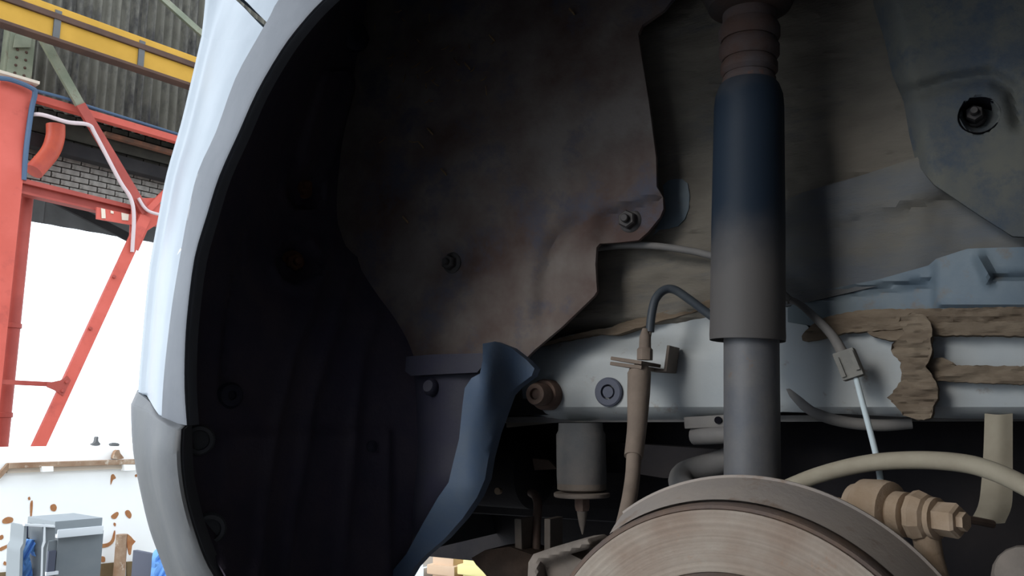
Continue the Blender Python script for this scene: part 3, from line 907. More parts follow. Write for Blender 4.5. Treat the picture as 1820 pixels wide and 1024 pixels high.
# ---------------- liner behind the wheel
ridge1 = [(592, 420), (552, 539), (519, 626), (500, 705), (480, 789), (464, 902), (452, 1024)]
ridge2 = [(632, 450), (596, 566), (576, 632), (550, 722), (531, 826), (516, 900), (500, 1024)]
ridge3 = [(668, 560), (640, 640), (625, 760), (612, 900), (600, 1024)]
def liner_disp(p):
    px, py = to_px(p)
    d = 0.0
    for rg, a in ((ridge1, 0.007), (ridge2, 0.007), (ridge3, 0.005)):
        q = seg_dist(px, py, rg)
        d += a * math.exp(-(q / 11) ** 2)
    q = seg_dist(px, py, [(598, 155), (562, 275)])                 # raised bay
    d += 0.010 * (1 - sstep(24, 38, q))
    for (cx, cy, r) in ((541, 335, 34), (527, 465, 37)):           # two round recesses
        q = math.hypot(px - cx, (py - cy) * 0.95)
        d -= 0.020 * (1 - sstep(r * 0.55, r * 1.05, q))
        d += 0.004 * math.exp(-((q - r * 1.15) / 6) ** 2)
    # plate with rounded corner low down
    if 385 < px < 700 and py > 765:
        d += 0.004 * sstep(765, 772, py) * sstep(385, 395, px) * (1 - sstep(688, 700, px))
    q = seg_dist(px, py, [(432, 430), (405, 560), (396, 670)])     # step line close to the lip
    d -= 0.006 * math.exp(-(q / 6) ** 2)
    return Vector((d, -0.4 * d, 0))
l_in = [(820, -260), (740, -190), (690, -120), (665, -60), (645, 60), (628, 160), (612, 260), (606, 400), (660, 500), (712, 580), (742, 660), (750, 760), (745, 860), (735, 950), (715, 1030), (700, 1110)]
l_lip = [(880, -215), (800, -170), (715, -118), (640, -60), (528, 60), (462, 160), (416, 260), (364, 400), (341, 500), (332, 580), (330, 660), (338, 760), (343, 860), (366, 950), (400, 1030), (455, 1110)]
rows = []
for (ax, ay), (bx, by) in zip(l_lip, l_in):
    A = P(ax + 2, ay, YF + 0.012)
    B = P(bx, by, 0.715)
    n = 8
    r = []
    for k in range(n + 1):
        t = k / n
        q = lerp(A, B, t)
        q.x -= 0.030 * math.sin(math.pi * t) * (0.4 + 0.6 * t)
        r.append(q)
    rows.append(r)
liner = patch('wheel_arch_liner', rows, 'liner_black', car, 9, 9, 0.003, liner_disp, 'black ribbed plastic wheel arch liner', Vector((-1, 0.2, 0)))

def locate(px, py, rows_fn=None):
    """point on the liner under a pixel"""
    best = None
    w = liner.data.vertices
    base = WL[liner.name]
    for v in w:
        q = v.co + base
        x, y = to_px(q)
        d = (x - px) ** 2 + (y - py) ** 2
        if best is None or d < best[0]:
            best = (d, q)
    return best[1]

def bolt(parent, c, axis, r, mat_head, washer=1.5, hgt=None, name='bolt', label=None, hexa=True):
    axis = Vector(axis).normalized()
    hgt = hgt or r * 0.9
    m = MB()
    m.lathe([(r * washer, 0.0), (r * washer, -hgt * 0.18), (r * washer * 0.92, -hgt * 0.25), (r * 1.05, -hgt * 0.28)], c, axis, 24, closed_ends=True)
    m.lathe([(r, -hgt * 0.2), (r, -hgt * 0.85), (r * 0.85, -hgt)], c, axis, 6 if hexa else 20)
    m.lathe([(r * 0.45, -hgt * 0.9), (r * 0.45, -hgt * 1.35), (r * 0.36, -hgt * 1.45)], c, axis, 12)
    return m.build(name, mat_head, parent, label, smooth=30)

LN = Vector((-0.93, 0.36, 0)).normalized()   # into the liner
for (x, y, m_, lab) in ((536, 338, 'rust_orange', 'rusty bolt in a round recess'), (519, 468, 'rust_orange', 'rusty bolt in a round recess')):
    c = locate(x, y)
    bolt(liner, c, LN, 0.010, m_, 1.4, 0.012, label=lab)
for (x, y, r) in ((626, 62, 0.020), (408, 702, 0.012)):
    c = locate(x, y)
    MB().lathe([(r, 0.004), (r, -0.003), (r * 0.8, -0.007), (r * 0.35, -0.008), (r * 0.3, -0.005), (0.0, -0.005)], c, LN, 24).build('push_clip', 'box_dark', liner, smooth=40)
for (x, y) in ((352, 787), (371, 936)):
    c = locate(x + 3, y)
    MB().lathe([(0.013, 0.006), (0.013, -0.005), (0.0115, -0.0075), (0.0085, -0.0075), (0.008, -0.003), (0.0, -0.003)], c, LN + Vector((0, 0.35, 0)), 24).build('push_clip', 'bumper_grey', liner, smooth=40)
c = locate(660, 790)
MB().lathe([(0.006, 0.004), (0.006, -0.002), (0.0, -0.003)], c, LN, 16).build('push_clip', 'box_dark', liner, smooth=40)

# ---------------- mud covered splash shield
def ysh(x, y):
    Y = 0.712 + 0.036 * sstep(620, 1150, x) - 0.010 * gauss(x, y, 880, 250, 220, 240)
    Y += 0.014 * gauss(x, y, 803, 466, 40) + 0.004 * gauss(x, y, 800, 466, 80)
    tab = sstep(-12, 12, (y - 352) - (1165 - x) * 0.28) * sstep(1035, 1085, x) * (1 - sstep(425, 445, y))
    Y += 0.010 * tab
    q = seg_dist(x, y, [(1030, 395), (985, 430), (968, 500), (965, 560)])
    Y += 0.006 * math.exp(-(q / 14) ** 2)
    Y -= 0.006 * gauss(x, y, 900, 330, 60, 60)
    return Y
sh_out = [(660, -90), (640, 40), (622, 160), (604, 260), (598, 360), (600, 430), (622, 462), (655, 505), (690, 565), (714, 630), (730, 720), (850, 720), (940, 632), (950, 622),
          (1000, 580), (1056, 526), (1061, 518), (1058, 470), (1060, 440), (1066, 433), (1100, 431), (1135, 427), (1152, 412), (1173, 386), (1179, 372), (1178, 350), (1167, 332), (1166, 280),
          (1153, 180), (1140, 100), (1134, 60), (1142, 44), (1180, 18), (1210, -20), (1215, -90)]
shield = plate('splash_shield', sh_out, ysh, 'shield_mud', car, 0.005, 13, label='brown mud-caked inner splash shield')
bolt(shield, P(1120, 393, 0.758), (0, 1, 0), 0.0095, 'bolt_dark', 1.35, 0.012, label='dark bolt with washer')
bolt(shield, P(803, 468, 0.735), (0, 1, 0), 0.0085, 'bolt_dark', 1.5, 0.010, label='dark bolt in a dimple')
# dry straw caught on the shield
st = MB()
for k in range(34):
    x, y = random.gauss(770, 55), random.gauss(120, 75)
    if not (665 < x < 1050 and 5 < y < 260):
        continue
    a = random.uniform(0, 6.28)
    l = random.uniform(6, 18)
    Yc = ysh(x, y) - 0.002
    st.tube([P(x, y, Yc), P(x + l * math.cos(a) * .5, y + l * math.sin(a) * .5 + 1.5, Yc - 0.003), P(x + l * math.cos(a), y + l * math.sin(a), Yc)], 0.0006, 5, 3)
for (x, y) in ((716, 385), (784, 300), (760, 228), (1012, 15), (870, 62), (826, 112), (744, 252)):
    st.tube([P(x, y, ysh(x, y) - .002), P(x + 6, y + 7, ysh(x, y) - .004), P(x + 9, y + 11, ysh(x, y) - .001)], 0.0011, 5, 3)
tag(st.build('dry_straw', 'straw', shield), 'wisps of dry straw', kind='stuff')

# ---------------- blue-grey corner shield and its box
def blade_map(x, y):
    return P(x, y, 0.652 + 0.05 * sstep(820, 960, x) + 0.05 * sstep(860, 1024, y) - 0.012 * gauss(x, y, 865, 680, 30, 60))
blade = plate('corner_shield', [(858, 611), (880, 607), (908, 618), (936, 640), (950, 655), (945, 668), (918, 688), (905, 702), (893, 735), (880, 770), (868, 815), (862, 852), (848, 884),
               (822, 922), (790, 958), (755, 988), (735, 1010), (705, 1060), (650, 1060), (690, 1024), (722, 985), (752, 930), (778, 885), (797, 858), (806, 820), (816, 780), (822, 720), (826, 690),
               (838, 672), (853, 664), (858, 640)], 0, 'blade_grey', car, 0.012, 12, mapf=blade_map, label='blue-grey plastic corner shield blade')
# dark box to its rear side
plate('shield_ledge', [(722, 634), (770, 630), (858, 628), (858, 650), (848, 662), (730, 668), (720, 660)], lambda x, y: 0.668 + 0.02 * sstep(858, 720, x), 'box_dark', car, 0.03, 12,
      label='dark plastic ledge')
rows = []
for (y, xl, xr) in ((664, 735, 842), (740, 738, 828), (800, 742, 815), (860, 736, 800), (930, 712, 758), (1000, 690, 716), (1060, 668, 680)):
    ym = .70 + .05 * sstep(860, 1024, y)
    rows.append([P(xl - 30, y, ym + 0.045), P(xl, y, ym + 0.012), P((xl + xr) / 2, y, ym - 0.010), P(xr + 10, y, ym - 0.012)])
box_p = patch('shield_box', rows, 'box_dark', car, 4, 4, 0.004, label='dark recessed plastic box')
MB().lathe([(0.009, 0.006), (0.009, -0.006), (0.006, -0.010), (0.0, -0.010)], P(770, 690, 0.695), (0, 1, -0.2), 16).build('push_clip', 'box_dark', box_p, smooth=40)

# ---------------- chassis rail and inner panels
YR = 0.785
def yrail(x, y):
    Y = YR - 0.030 * sstep(1380, 1700, x)
    Y += 0.028 * sstep(722, 750, y) ** 2
    Y += 0.02 * sstep(640, 585, y) * sstep(1350, 1100, x)
    Y += 0.05 * sstep(1000, 890, x)
    return Y
rail = plate('chassis_rail', [(872, 752), (880, 690), (925, 640), (960, 612), (1010, 596), (1085, 582), (1170, 566), (1270, 536), (1400, 540), (1440, 585), (1600, 595), (2500, 590),
              (2500, 752), (1700, 744), (1600, 741), (1500, 736), (1390, 732), (1290, 744), (1100, 750)], yrail, 'rail_silver', car, 0.004, 13, label='silver painted chassis rail')
MB().abox((-0.50, YR + 0.024, H + 0.004), (0.2, YR + 0.06, H + 0.010)).build('rail_flange', 'pipe_grey', rail)
# grommet
gx = P(1083, 697, YR)
MB().lathe([(0.0150, 0.002), (0.0150, -0.003), (0.0135, -0.0045), (0.0078, -0.0045), (0.0074, 0.0), (0.0062, 0.0), (0.0058, -0.004), (0.0, -0.0042)], gx, (0, 1, 0), 32).build('grommet', 'grommet', rail, 'slate grey rubber grommet', smooth=40)
# big rusty bolt beside the blade
cb_ = P(975, 702, YR)
m = MB()
m.lathe([(0.0165, 0.004), (0.0165, -0.010), (0.0150, -0.013), (0.0120, -0.013)], cb_, (0, 1, 0), 28)
m.lathe([(0.0118, -0.008), (0.0118, -0.028), (0.0105, -0.031), (0.0060, -0.031), (0.0055, -0.027), (0.0, -0.027)], cb_, (0, 1, 0), 24)
m.build('bolt', 'bolt_rust', rail, 'large rusty flanged bolt', smooth=40)

# inner wheelhouse wall left and right of the shock
def ywall(x, y):
    Y = 0.790 - 0.02 * sstep(1420, 1820, x) + 0.03 * sstep(560, 600, y)
    Y += 0.0035 * mnoise.noise(Vector((x * 0.012, y * 0.03, 0))) + 0.0025 * mnoise.noise(Vector((x * 0.03, y * 0.09, 5))) + 0.0012 * mnoise.noise(Vector((x * 0.08, y * 0.2, 7)))
    return Y
whw = plate('wheelhouse_wall', [(900, 760), (900, 560), (990, 420), (1080, -90), (1590, -90), (1625, 60), (1640, 260), (1600, 420), (1440, 560), (1300, 600), (1180, 640), (1100, 740)], ywall, 'wall_mud', car, 0.004, 9,
            label='mud-coated inner wheelhouse wall')
# fold of slate coloured metal right of the shock
plate('wall_fold', [(1396, 356), (1430, 341), (1530, 312), (1640, 276), (1700, 300), (2500, 470), (1700, 475), (1640, 490), (1440, 536), (1396, 545)],
      lambda x, y: ywall(x, 0.5 * y) - 0.016 + 0.006 * sstep(-10, 10, (y - 405) + (x - 1440) * 0.24) + 0.010 * sstep(1620, 1720, x), 'wall_slate', whw, 0.006, 14, label='slate grey folded panel')
plate('wall_patch', [(1178, 330), (1200, 318), (1222, 326), (1224, 372), (1205, 402), (1172, 408), (1160, 420), (1174, 392), (1184, 372)], lambda x, y: ywall(x, y) - 0.0015, 'rail_blue', whw, 0.004, 12, 2)
# raised panel with the access hole
HX, HY = 1740, 205
def yright(x, y):
    Y = 0.752 - 0.006 * sstep(1560, 1820, x)
    e = seg_dist(x, y, [(1600, 172), (1690, 145), (1760, 135), (1798, 158), (1812, 215)])
    pocket = (1 if (y > 172 - (x - 1600) * 0.30 and x < 1805) else 0)
    Y += 0.010 * math.exp(-(e / 15) ** 2)
    Y += 0.022 * sstep(1600, 1545, x - (y * 0.22))
    return Y
hole = [(HX + 29 * math.cos(a * math.pi / 12), HY + 30 * math.sin(a * math.pi / 12)) for a in range(24)]
right_out = [(1538, -90), (1553, 10), (1572, 70), (1585, 130), (1606, 180), (1616, 240), (1628, 290), (1660, 328), (1740, 382), (1800, 420), (2500, 452), (2500, -90)]
# cut the outline into upper and lower halves round the hole is avoided: the hole is a pressed cup sunk into the sheet
def yright_cup(x, y):
    q = math.hypot(x - HX, y - HY)
    return yright(x, y) + 0.026 * (1 - sstep(22, 34, q))
rp = plate('reinforcement_panel', right_out, yright_cup, 'wall_right', car, 0.004, 6.5, label='grey-green raised inner panel with a round recess')
MB().lathe([(0.0142, 0.0245), (0.0142, 0.0012), (0.0155, -0.0008), (0.0158, 0.0015)], P(HX, HY, yright(HX, HY)), (0, 1, 0), 32, closed_ends=False).build('hole_rim', 'void_black', rp, 'dark rim of the round recess', smooth=40)
bolt(rp, P(HX - 8, HY + 4, yright(HX, HY) + 0.024), (0, 1, 0), 0.0075, 'bolt_dark', 1.2, 0.014, label='dark stud in the round recess')

# blue-grey flange above the rail
def yfl(x, y):
    Y = 0.780 - 0.03 * sstep(1420, 1820, x)
    Y += 0.007 * math.exp(-(seg_dist(x, y, [(1442, 528), (1560, 513), (1652, 503)]) / 5.5) ** 2)
    Y += 0.007 * math.exp(-(seg_dist(x, y, [(1768, 492), (2500, 484)]) / 5.0) ** 2)
    Y -= 0.008 * math.exp(-(seg_dist(x, y, [(1742, 462), (1752, 480), (1756, 496)]) / 9) ** 2)
    Y -= 0.004 * sstep(1655, 1668, x) * (1 - sstep(540, 548, y))
    return Y
flange = plate('rail_flange', [(1400, 548), (1440, 520), (1560, 497), (1650, 472), (1664, 460), (1720, 442), (1780, 440), (2500, 426), (2500, 556), (1700, 562), (1560, 562), (1450, 580), (1400, 572)],
               yfl, 'rail_blue', car, 0.004, 8, label='blue-grey pressed flange above the rail')

# seam sealer beads
def fbm(x, y, f=1.0):
    return mnoise.noise(Vector((x * 0.03 * f, y * 0.09 * f, 3.1))) + 0.5 * mnoise.noise(Vector((x * 0.07 * f, y * 0.21 * f, 9.4))) + 0.3 * mnoise.noise(Vector((x * 0.16 * f, y * 0.4 * f, 1.7)))
def lumpy(base, a=0.004, f=0.07):
    return lambda x, y: base - 0.03 * sstep(1380, 1700, x) - a * (0.5 + 0.6 * fbm(x * 0.6, y, 0.8))
def sealer(name, q, base, a=0.004, lab=None, jit=2.0, t=0.02):
    return plate(name, q, lumpy(base, a), 'sealer', rail, t, 5, 2, jit=jit, label=lab)
sealer('seam_sealer', [(952, 614), (1000, 600), (1058, 586), (1085, 582), (1110, 572), (1160, 560), (1266, 532), (1266, 546), (1180, 569), (1130, 584), (1090, 596), (1060, 594), (1000, 606)], 0.790, 0.002, jit=0.8)
sealer('seam_sealer', [(1426, 605), (1432, 588), (1468, 564), (1540, 550), (1620, 549), (1700, 548), (2500, 534), (2500, 572), (1700, 572), (1640, 582), (1560, 588), (1500, 592), (1450, 604)], 0.778, 0.006, 'thick brown seam sealer bead', 1.0)
sealer('seam_sealer', [(1640, 578), (1700, 572), (2500, 570), (2500, 599), (1700, 596), (1655, 598), (1600, 606), (1560, 600), (1540, 590), (1590, 588)], 0.774, 0.006, 'thick brown seam sealer bead', 1.0)
sealer('seam_sealer', [(1596, 572), (1614, 558), (1638, 557), (1652, 574), (1656, 598), (1654, 632), (1646, 652), (1660, 672), (1668, 696), (1660, 722), (1654, 742), (1630, 746), (1606, 738),
                       (1596, 726), (1578, 706), (1594, 690), (1602, 664), (1598, 640), (1582, 622), (1594, 604), (1608, 590)], 0.764, 0.008, 'ragged upright lump of brown sealer', 2.2, 0.03)
sealer('seam_sealer', [(1648, 640), (1676, 636), (1700, 648), (1760, 650), (2500, 664), (2500, 694), (1760, 682), (1690, 676), (1664, 678), (1654, 660)], 0.776, 0.006, 'thick brown seam sealer bead', 1.2)

# ---------------- shock absorber
YS = 0.700
shock = empty('shock_absorber', P(1336, 862, YS), car)
shock['label'] = 'black upright shock absorber with dust tube'
ax_b, ax_t = P(1328, 606, YS), P(1331, 150, YS)
AX = (ax_t - ax_b).normalized()
LT = (ax_t - ax_b).length
prof = [(0.0300, 0.010), (0.0312, 0.0), (0.0315, 0.004), (0.0312, 0.012), (0.0310, LT * 0.45), (0.0300, LT - 0.022), (0.0292, LT - 0.012), (0.0262, LT - 0.003), (0.0240, LT)]
tube_o = MB().lathe(prof + [(0.0225, LT - 0.004), (0.0285, LT - 0.03), (0.0298, 0.014), (0.0300, 0.010)], ax_b, AX, 56, closed_ends=False).build('dust_tube', 'tube_black', shock, 'blue-black dust tube, dusty towards its lower end', smooth=35)
bd_b, bd_t = P(1338, 1010, YS), P(1335, 560, YS)
BX = (bd_t - bd_b).normalized()
LB = (bd_t - bd_b).length
MB().lathe([(0.0229, 0.0), (0.0229, LB - 0.002), (0.020, LB)], bd_b, BX, 44).build('damper_body', 'damper_body', shock, 'grey worn lower damper body', smooth=35)
LS = (P(1331, -30, YS) - ax_t).length
prof = []
h = -0.004
def ring(r0, r1, dh):
    global h
    prof.extend([(r0, h), (r1, h + dh * 0.25), (r1, h + dh * 0.7), (r0, h + dh)])
    h += dh
ring(0.0215, 0.0232, 0.012); ring(0.0222, 0.0248, 0.014); ring(0.0232, 0.0262, 0.018); ring(0.0248, 0.0268, 0.016); ring(0.0225, 0.0235, 0.014)
MB().lathe(prof + [(0.0225, h + 0.05)], ax_t, AX, 44).build('bump_stop', 'bump_stop', shock, 'rust-brown ringed bump stop', smooth=35)
MB().lathe([(0.026, h - 0.004), (0.036, h + 0.002), (0.044, h + 0.02), (0.060, h + 0.036), (0.075, h + 0.05), (0.078, h + 0.09)], ax_t, AX, 44).build('top_mount', 'mount_dark', shock, 'dark flared top mount', smooth=35)

# ---------------- brake disc, concentric fit to the photo
DCX, DCZ, DYF = -0.1525, H - 0.1872, 0.53
disc = empty('brake_disc', (DCX, DYF, DCZ - 0.135), car)
disc['label'] = 'worn rusty brake disc'
c = (DCX, 0, DCZ)
ya = (0, 1, 0)
_pf = [(0.0965 + 0.038 * k / 60, DYF + random.uniform(-0.00006, 0.00006)) for k in range(61)]
MB().lathe(_pf + [(0.1345, DYF + 0.004)], c, ya, 128, closed_ends=False).build('friction_face', 'disc_face', disc, 'scored brown-grey friction face', smooth=35)
MB().lathe([(0.1340, DYF + 0.003), (0.1352, DYF + 0.0012), (0.1372, DYF + 0.0016), (0.1384, DYF + 0.004), (0.1384, DYF + 0.018), (0.130, DYF + 0.018)], c, ya, 96, closed_ends=False).build('rim', 'disc_rust', disc, 'rusted outer rim', smooth=35)
MB().lathe([(0.0, DYF - 0.016), (0.088, DYF - 0.016), (0.0940, DYF - 0.010), (0.0950, DYF - 0.002), (0.0966, DYF + 0.002)], c, ya, 64).build('hat', 'disc_rust', disc, 'rusty centre hat', smooth=35)
for k in range(4):
    a = k * math.pi / 2 + 0.5
    MB().lathe([(0.007, 0.004), (0.007, -0.030), (0.0055, -0.033)], (DCX + 0.055 * math.cos(a), DYF - 0.014, DCZ + 0.055 * math.sin(a)), ya, 12).build('wheel_stud', 'bolt_rust', disc, smooth=30)
# dust shield
def dsh(a):   # angle from vertical, clockwise seen from outside
    return a
a_left, a_right = math.radians(-36), math.radians(150)
MB().lathe([(0.1400, DYF + 0.012), (0.1445, DYF + 0.026), (0.1500, DYF + 0.046), (0.1518, DYF + 0.054), (0.1535, DYF + 0.055), (0.1535, DYF + 0.058), (0.1505, DYF + 0.058), (0.142, DYF + 0.030), (0.10, DYF + 0.030)],
           c, ya, 90, a_left, a_right, ref=(0, 0, 1)).build('dust_shield', 'shield_steel', disc, 'grey-brown dust shield flange', smooth=35)

# caliper carrier left of the disc
carrier = plate('caliper_carrier', [(936, 1070), (939, 1000), (948, 985), (985, 972), (1026, 960), (1045, 958), (1061, 967), (1043, 977), (1014, 985), (1037, 997), (1110, 1070), (990, 1070), (974, 1026), (967, 1004), (962, 1024), (958, 1070)],
                lambda x, y: 0.575 - 0.012 * math.exp(-(seg_dist(x, y, [(948, 1060), (955, 995), (1045, 966)]) / 14) ** 2), 'rust_grey', car, 0.030, 7, label='rusty caliper carrier bracket')

# ---------------- brake hose with bracket
hose = empty('brake_hose', P(1112, 935, 0.66), car)
hose['label'] = 'dusty brake hose hanging from a bracket'
MB().tube([P(1133, 654, .735), P(1136, 664, .733), P(1135, 700, .727), P(1132, 760, .715), P(1126, 812, .700)], [0.0085, 0.0112, 0.0108, 0.0090, 0.0084], 18, 8).build('sleeve', 'hose_dusty', hose, 'thick dusty rubber sleeve', smooth=True)
MB().tube([P(1127, 800, .702), P(1124, 850, .69), P(1116, 900, .67), P(1103, 950, .65), P(1080, 1010, .635)], 0.0066, 16, 8).build('hose_line', 'hose_dusty', hose, smooth=True)
bk = MB()
def qbox(mb, x0, y0, x1, y1, w, Y0, Y1, bev=0.001):
    """bar from pixel to pixel, thickness w in the picture plane, from depth Y0 to Y1"""
    a, b = P(x0, y0, (Y0 + Y1) / 2), P(x1, y1, (Y0 + Y1) / 2)
    d = (b - a)
    L = d.length
    d.normalize()
    n = Vector((0, 1, 0))
    n = (n - d * n.dot(d)).normalized()
    s = d.cross(n)
    mb.box((a + b) / 2, d * L / 2, n * (Y1 - Y0) / 2, s * w / 2, bev)
qbox(bk, 1104, 640, 1158, 648, 0.0035, .722, .775)
qbox(bk, 1103, 649, 1158, 656, 0.0035, .722, .775)
bk.build('bracket', 'hose_dusty', hose, 'grey-brown slotted bracket', smooth=30)
bk = MB(); qbox(bk, 1156, 658, 1192, 660, 0.003, .755, .785); qbox(bk, 1191, 662, 1197, 616, 0.003, .755, .785); bk.build('bracket_tab', 'rust_grey', hose)
MB().lathe([(0.0075, 0), (0.0075, 0.010), (0.0058, 0.012), (0.0055, 0.022), (0.0030, 0.030)], P(1146, 640, .735), (0.05, 0, 1), 12).build('union_nut', 'hose_dusty', hose, smooth=30)
MB().tube([P(1149, 628, .735), P(1153, 600, .736), P(1158, 565, .738)], 0.0022, 10).build('pipe_end', 'rust_grey', hose, smooth=True)
MB().tube([P(1155, 590, .737), P(1158, 560, .738), P(1165, 532, .742), P(1180, 516, .748), P(1198, 515, .752), P(1222, 530, .756), P(1262, 560, .762), P(1330, 610, .77)], 0.0042, 14, 8).build('brake_pipe', 'pipe_black', hose, 'black coated brake pipe', smooth=True)

MB().tube([P(1040, 446, .776), P(1070, 440, .774), P(1110, 436, .771), P(1160, 437, .770), P(1215, 444, .770), P(1262, 454, .770), P(1340, 480, .768), P(1405, 535, .762)], 0.0036, 12, 8).build('brake_line', 'pipe_grey', car, 'thin dark line along the wheelhouse wall', smooth=True)

# ---------------- sensor wire with clip block
sw = empty('sensor_wire', P(1510, 650, .74), car)
sw['label'] = 'wheel speed sensor wire with clip block'
MB().tube([P(1392, 528, .765), P(1420, 540, .76), P(1450, 566, .752), P(1480, 598, .744), P(1500, 632, .738)], [0.003, 0.003, 0.0035, 0.0042, 0.0048], 10, 8).build('wire_upper', 'pipe_grey', sw, smooth=True)
m = MB(); cblk = P(1509, 648, .735); d = (P(1520, 676, .735) - P(1498, 622, .735)).normalized(); n = Vector((0, 1, 0)); n = (n - d * n.dot(d)).normalized(); s = d.cross(n)
m.box(cblk, d * 0.0120, n * 0.0085, s * 0.0088, 0.002); m.box(cblk - s * 0.0062 + d * 0.001, d * 0.0085, n * 0.0105, s * 0.0018, 0.001); m.box(cblk + s * 0.0062 - d * 0.001, d * 0.0085, n * 0.0105, s * 0.0018, 0.001)
m.build('clip_block', 'clip_grey', sw, 'mud-grey clip block', smooth=30)
MB().tube([P(1522, 674, .732), P(1532, 712, .72), P(1548, 772, .70), P(1560, 822, .685), P(1566, 862, .675)], 0.0024, 10, 6).build('wire_lower', 'wire_pale', sw, 'pale bare wire', smooth=True)

# ---------------- subframe mount under the rail
mt = empty('subframe_mount', P(1035, 925, .80), car)
mt['label'] = 'cylindrical subframe mount with stud'
top, bot = P(1032, 752, .80), P(1034, 866, .80)
MX = (top - bot).normalized(); LM = (top - bot).length
MB().lathe([(0.0235, 0.0), (0.0258, 0.004), (0.0262, 0.012), (0.0262, LM - 0.012), (0.0240, LM - 0.008), (0.0235, LM)], bot, MX, 40).build('bush', 'bush_rubber', mt, smooth=35)
MB().lathe([(0.0215, -0.004), (0.0258, -0.002), (0.0258, 0.008), (0.022, 0.012)], bot, MX, 40).build('bush_collar', 'rust_grey', mt, smooth=35)
MB().lathe([(0.0285, -0.010), (0.0295, -0.009), (0.0295, -0.006), (0.028, -0.005)], bot, MX, 40).build('plate', 'rust_grey', mt, smooth=35)
MB().lathe([(0.0075, -0.024), (0.0085, -0.020), (0.0085, -0.010)], bot, MX, 6).build('nut', 'bolt_rust', mt)
MB().lathe([(0.0008, -0.048), (0.0035, -0.038), (0.0052, -0.028), (0.0058, -0.022), (0.0058, -0.01)], bot, MX, 14).build('stud', 'rust_grey', mt, smooth=35)
plate('arm_web', [(1072, 790), (1085, 786), (1140, 790), (1290, 800), (1290, 850), (1180, 850), (1130, 842), (1075, 840)], 0.84, 'under_dark', mt, 0.03, 14, label='dark steel arm behind the mount')
plate('gusset', [(946, 815), (975, 818), (990, 834), (950, 836)], 0.83, 'rust_dark', mt, 0.006, 8)

# ---------------- rear arm, hook and uprights low down
plate('trailing_arm', [(838, 992), (862, 978), (905, 972), (945, 986), (1010, 1000), (1010, 1080), (905, 1080), (878, 1040), (858, 1016), (846, 1004)],
      lambda x, y: 0.80 - 0.02 * gauss(x, y, 920, 1010, 50, 30), 'rust_dark', car, 0.05, 10, 1, label='rusty brown trailing arm end')
m = MB(); qbox(m, 932, 920, 934, 996, 0.0085, .80, .83)
m.build('bracket_upright', 'rust_grey', car)
m = MB(); qbox(m, 984, 920, 984, 985, 0.0072, .80, .83)
m.build('bracket_upright', 'rust_grey', car)
MB().tube([P(944, 876, .86), P(952, 882, .85), P(956, 900, .84), P(954, 930, .83), P(953, 990, .82)], 0.0050, 10, 6).build('hanger_hook', 'bolt_rust', car, 'rusty hanger hook', smooth=True)

# ---------------- anti-roll bar, plates, cable
MB().tube([P(1330, 800, .80), P(1280, 822, .795), P(1232, 836, .785), P(1212, 848, .775), P(1216, 868, .760), P(1260, 905, .74)], 0.0118, 16, 8).build('anti_roll_bar', 'pipe_grey', car, 'grey dusty anti-roll bar bend', smooth=True)
m = MB(); qbox(m, 1226, 752, 1300, 748, 0.011, .765, .80)
jb = m.build('jacking_plate', 'pipe_grey', car, smooth=30)
MB().lathe([(0.0035, -0.002), (0.0035, 0.004)], P(1277, 747, .765), (0, 1, 0), 12).build('hole', 'void_black', jb, 'small dark hole')
MB().tube([P(1234, 775, .775), P(1262, 774, .77), P(1330, 770, .77)], 0.0085, 14, 4).build('stub_pipe', 'pipe_grey', car, 'short grey pipe stub', smooth=True)
MB().tube([P(1335, 620, .80), P(1370, 655, .795), P(1400, 690, .79), P(1440, 728, .785), P(1490, 748, .785), P(1560, 756, .785), P(1620, 752, .79)], 0.0052, 12, 6).build('fuel_pipe', 'pipe_grey', car, 'grey pipe dipping under the rail', smooth=True)
MB().tube([P(1370, 880, .70), P(1400, 866, .69), P(1460, 843, .675), P(1540, 824, .66), P(1620, 818, .645), P(1700, 822, .632), P(1760, 836, .622), P(1830, 868, .612), P(1900, 910, .60)], 0.0062, 16, 8).build(
    'handbrake_cable', 'cable_beige', car, 'beige handbrake cable arching over the disc', smooth=True)

# ---------------- drop link joint
dl = empty('drop_link', P(1650, 1024, .62), car)
dl['label'] = 'rusty drop link joint with nut'
o0, o1 = P(1530, 905, .640), P(1700, 926, .610)
J = (o1 - o0).normalized()
LJ = (o1 - o0).length
def at_j(x):
    return o0 + J * (LJ * (x - 1530) / 170)
px_m = LJ / 170
MB().lathe([(0.0120, 0), (0.0172, 0.004), (0.0190, 0.010), (0.0212, 0.012), (0.0218, 0.026), (0.0208, 0.0325), (0.016, 0.034)], at_j(1508), J, 28).build('joint_housing', 'rust_tan', dl, 'tan rusty joint housing', smooth=30)
MB().lathe([(0.0135, 0), (0.0150, 0.002), (0.0150, 0.010), (0.012, 0.011)], at_j(1593), J, 24).build('collar', 'rust_tan', dl, smooth=30)
MB().lathe([(0.0085, 0), (0.0085, 0.02)], at_j(1605), J, 16).build('pin', 'pipe_grey', dl, smooth=30)
MB().lathe([(0.0110, 0), (0.0162, 0.003), (0.0172, 0.007), (0.0150, 0.013), (0.0125, 0.0145)], at_j(1622), J, 10).build('eye', 'rust_tan', dl, smooth=30)
MB().lathe([(0.0135, 0), (0.0135, 0.0035), (0.0105, 0.004)], at_j(1661), J, 20).build('washer', 'rust_tan', dl, smooth=30)
MB().lathe([(0.0108, 0), (0.0112, 0.012), (0.0098, 0.0138), (0.006, 0.0138), (0.006, 0.018)], at_j(1671), J, 6).build('nut', 'rust_tan', dl)
MB().tube([at_j(1645), P(1652, 985, .622), P(1668, 1035, .62), P(1690, 1090, .62)], [0.0095, 0.0082, 0.0075, 0.0075], 12, 5).build('link_rod', 'rust_tan', dl, smooth=True)
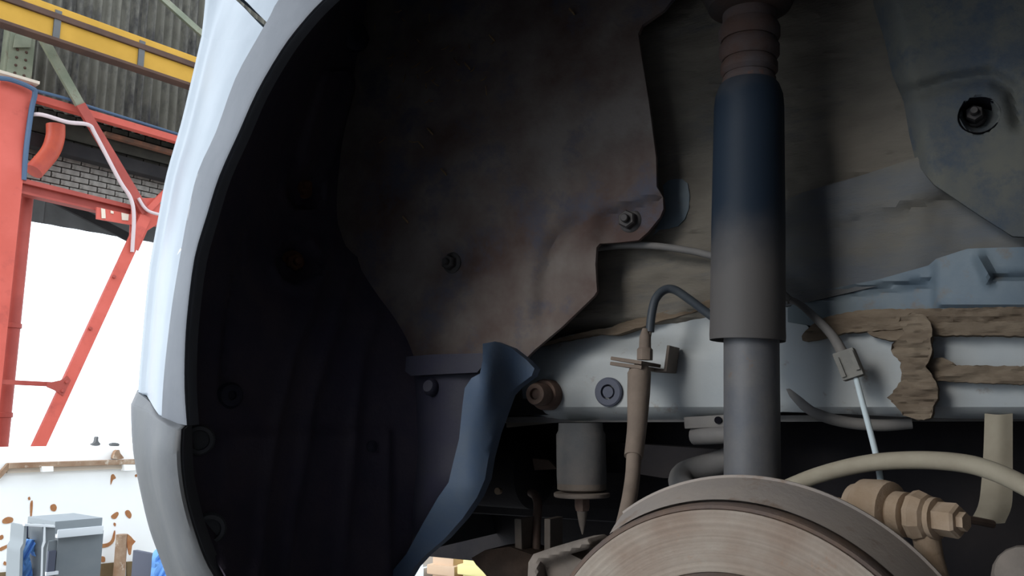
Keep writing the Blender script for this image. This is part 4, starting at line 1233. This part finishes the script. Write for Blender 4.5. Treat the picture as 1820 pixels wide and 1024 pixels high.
MB().lathe([(0.0, -0.006), (0.005, -0.004), (0.006, 0), (0.006, 0.01)], P(1492, 900, .64), (0, 1, -0.5), 10).build('grease_nipple', 'rust_tan', dl, smooth=30)

# curved strap hanging at the side, with its bottom hook
rows = []
for (x0, x1, y, Y) in ((1750, 1800, 735, .76), (1748, 1800, 800, .755), (1744, 1800, 860, .75), (1738, 1798, 900, .745), (1722, 1786, 930, .745)):
    rows.append([P(x0, y, Y), P((x0 + x1) / 2, y + 2, Y - 0.004), P(x1, y, Y)])
patch('hanger_strap', rows, 'cable_beige', car, 4, 4, 0.004, label='curved dusty metal strap')
MB().tube([P(1700, 920, .72), P(1735, 926, .73), P(1765, 932, .74)], 0.003, 8, 4).build('strap_rod', 'rust_dark', car, smooth=True)
MB().lathe([(0.004, -0.014), (0.016, -0.010), (0.020, 0), (0.020, 0.02)], P(1830, 1030, .58), (0.2, 1, -0.4), 20).build('caliper_cap', 'rust_grey', car, 'dusty cap of the brake caliper', smooth=35)

# ---------------- dark underbody
MB().abox((-0.62, 0.865, H + 0.012), (1.3, 0.875, H + 0.95)).build('inner_side_panel', 'under_dark', car)
MB().abox((-0.80, 1.05, H - 0.13), (-0.36, 1.75, H + 0.011), 0.02).build('spare_wheel_well', 'under_dark', car)
fuel = MB().abox((-0.36, 0.90, H - 0.42), (1.2, 1.6, H + 0.010), 0.03).build('fuel_tank', 'under_dark', car, 'dark fuel tank', smooth=30)
sil_c = P(905, 840, 0.98)
MB().lathe([(0.02, 0), (0.040, 0.004), (0.048, 0.012), (0.048, 0.30), (0.040, 0.31)], P(962, 842, 1.0), (-1, 0.1, 0), 28).build('silencer', 'under_dark', car, 'dark exhaust silencer', smooth=35)
MB().lathe([(0.0045, -0.002), (0.0045, 0.004)], P(885, 873, .945), (0, 1, 0), 10).build('silencer_glint', 'rust_tan', car)  # tan disc paints the glint at the small hole
a, b = P(700, 1012, 1.30), P(1010, 1002, 1.30)
MB().box(Vector(((a.x + b.x) / 2, 1.38, P(845, 1000, 1.30).z + 0.19)), Vector(((b.x - a.x) / 2 + 0.25, 0, 0)), Vector((0, 0.08, 0)), Vector((0, 0, 0.19)), 0.015).build('rear_crossmember', 'under_dark', car, 'dark brown rear crossmember', smooth=30)
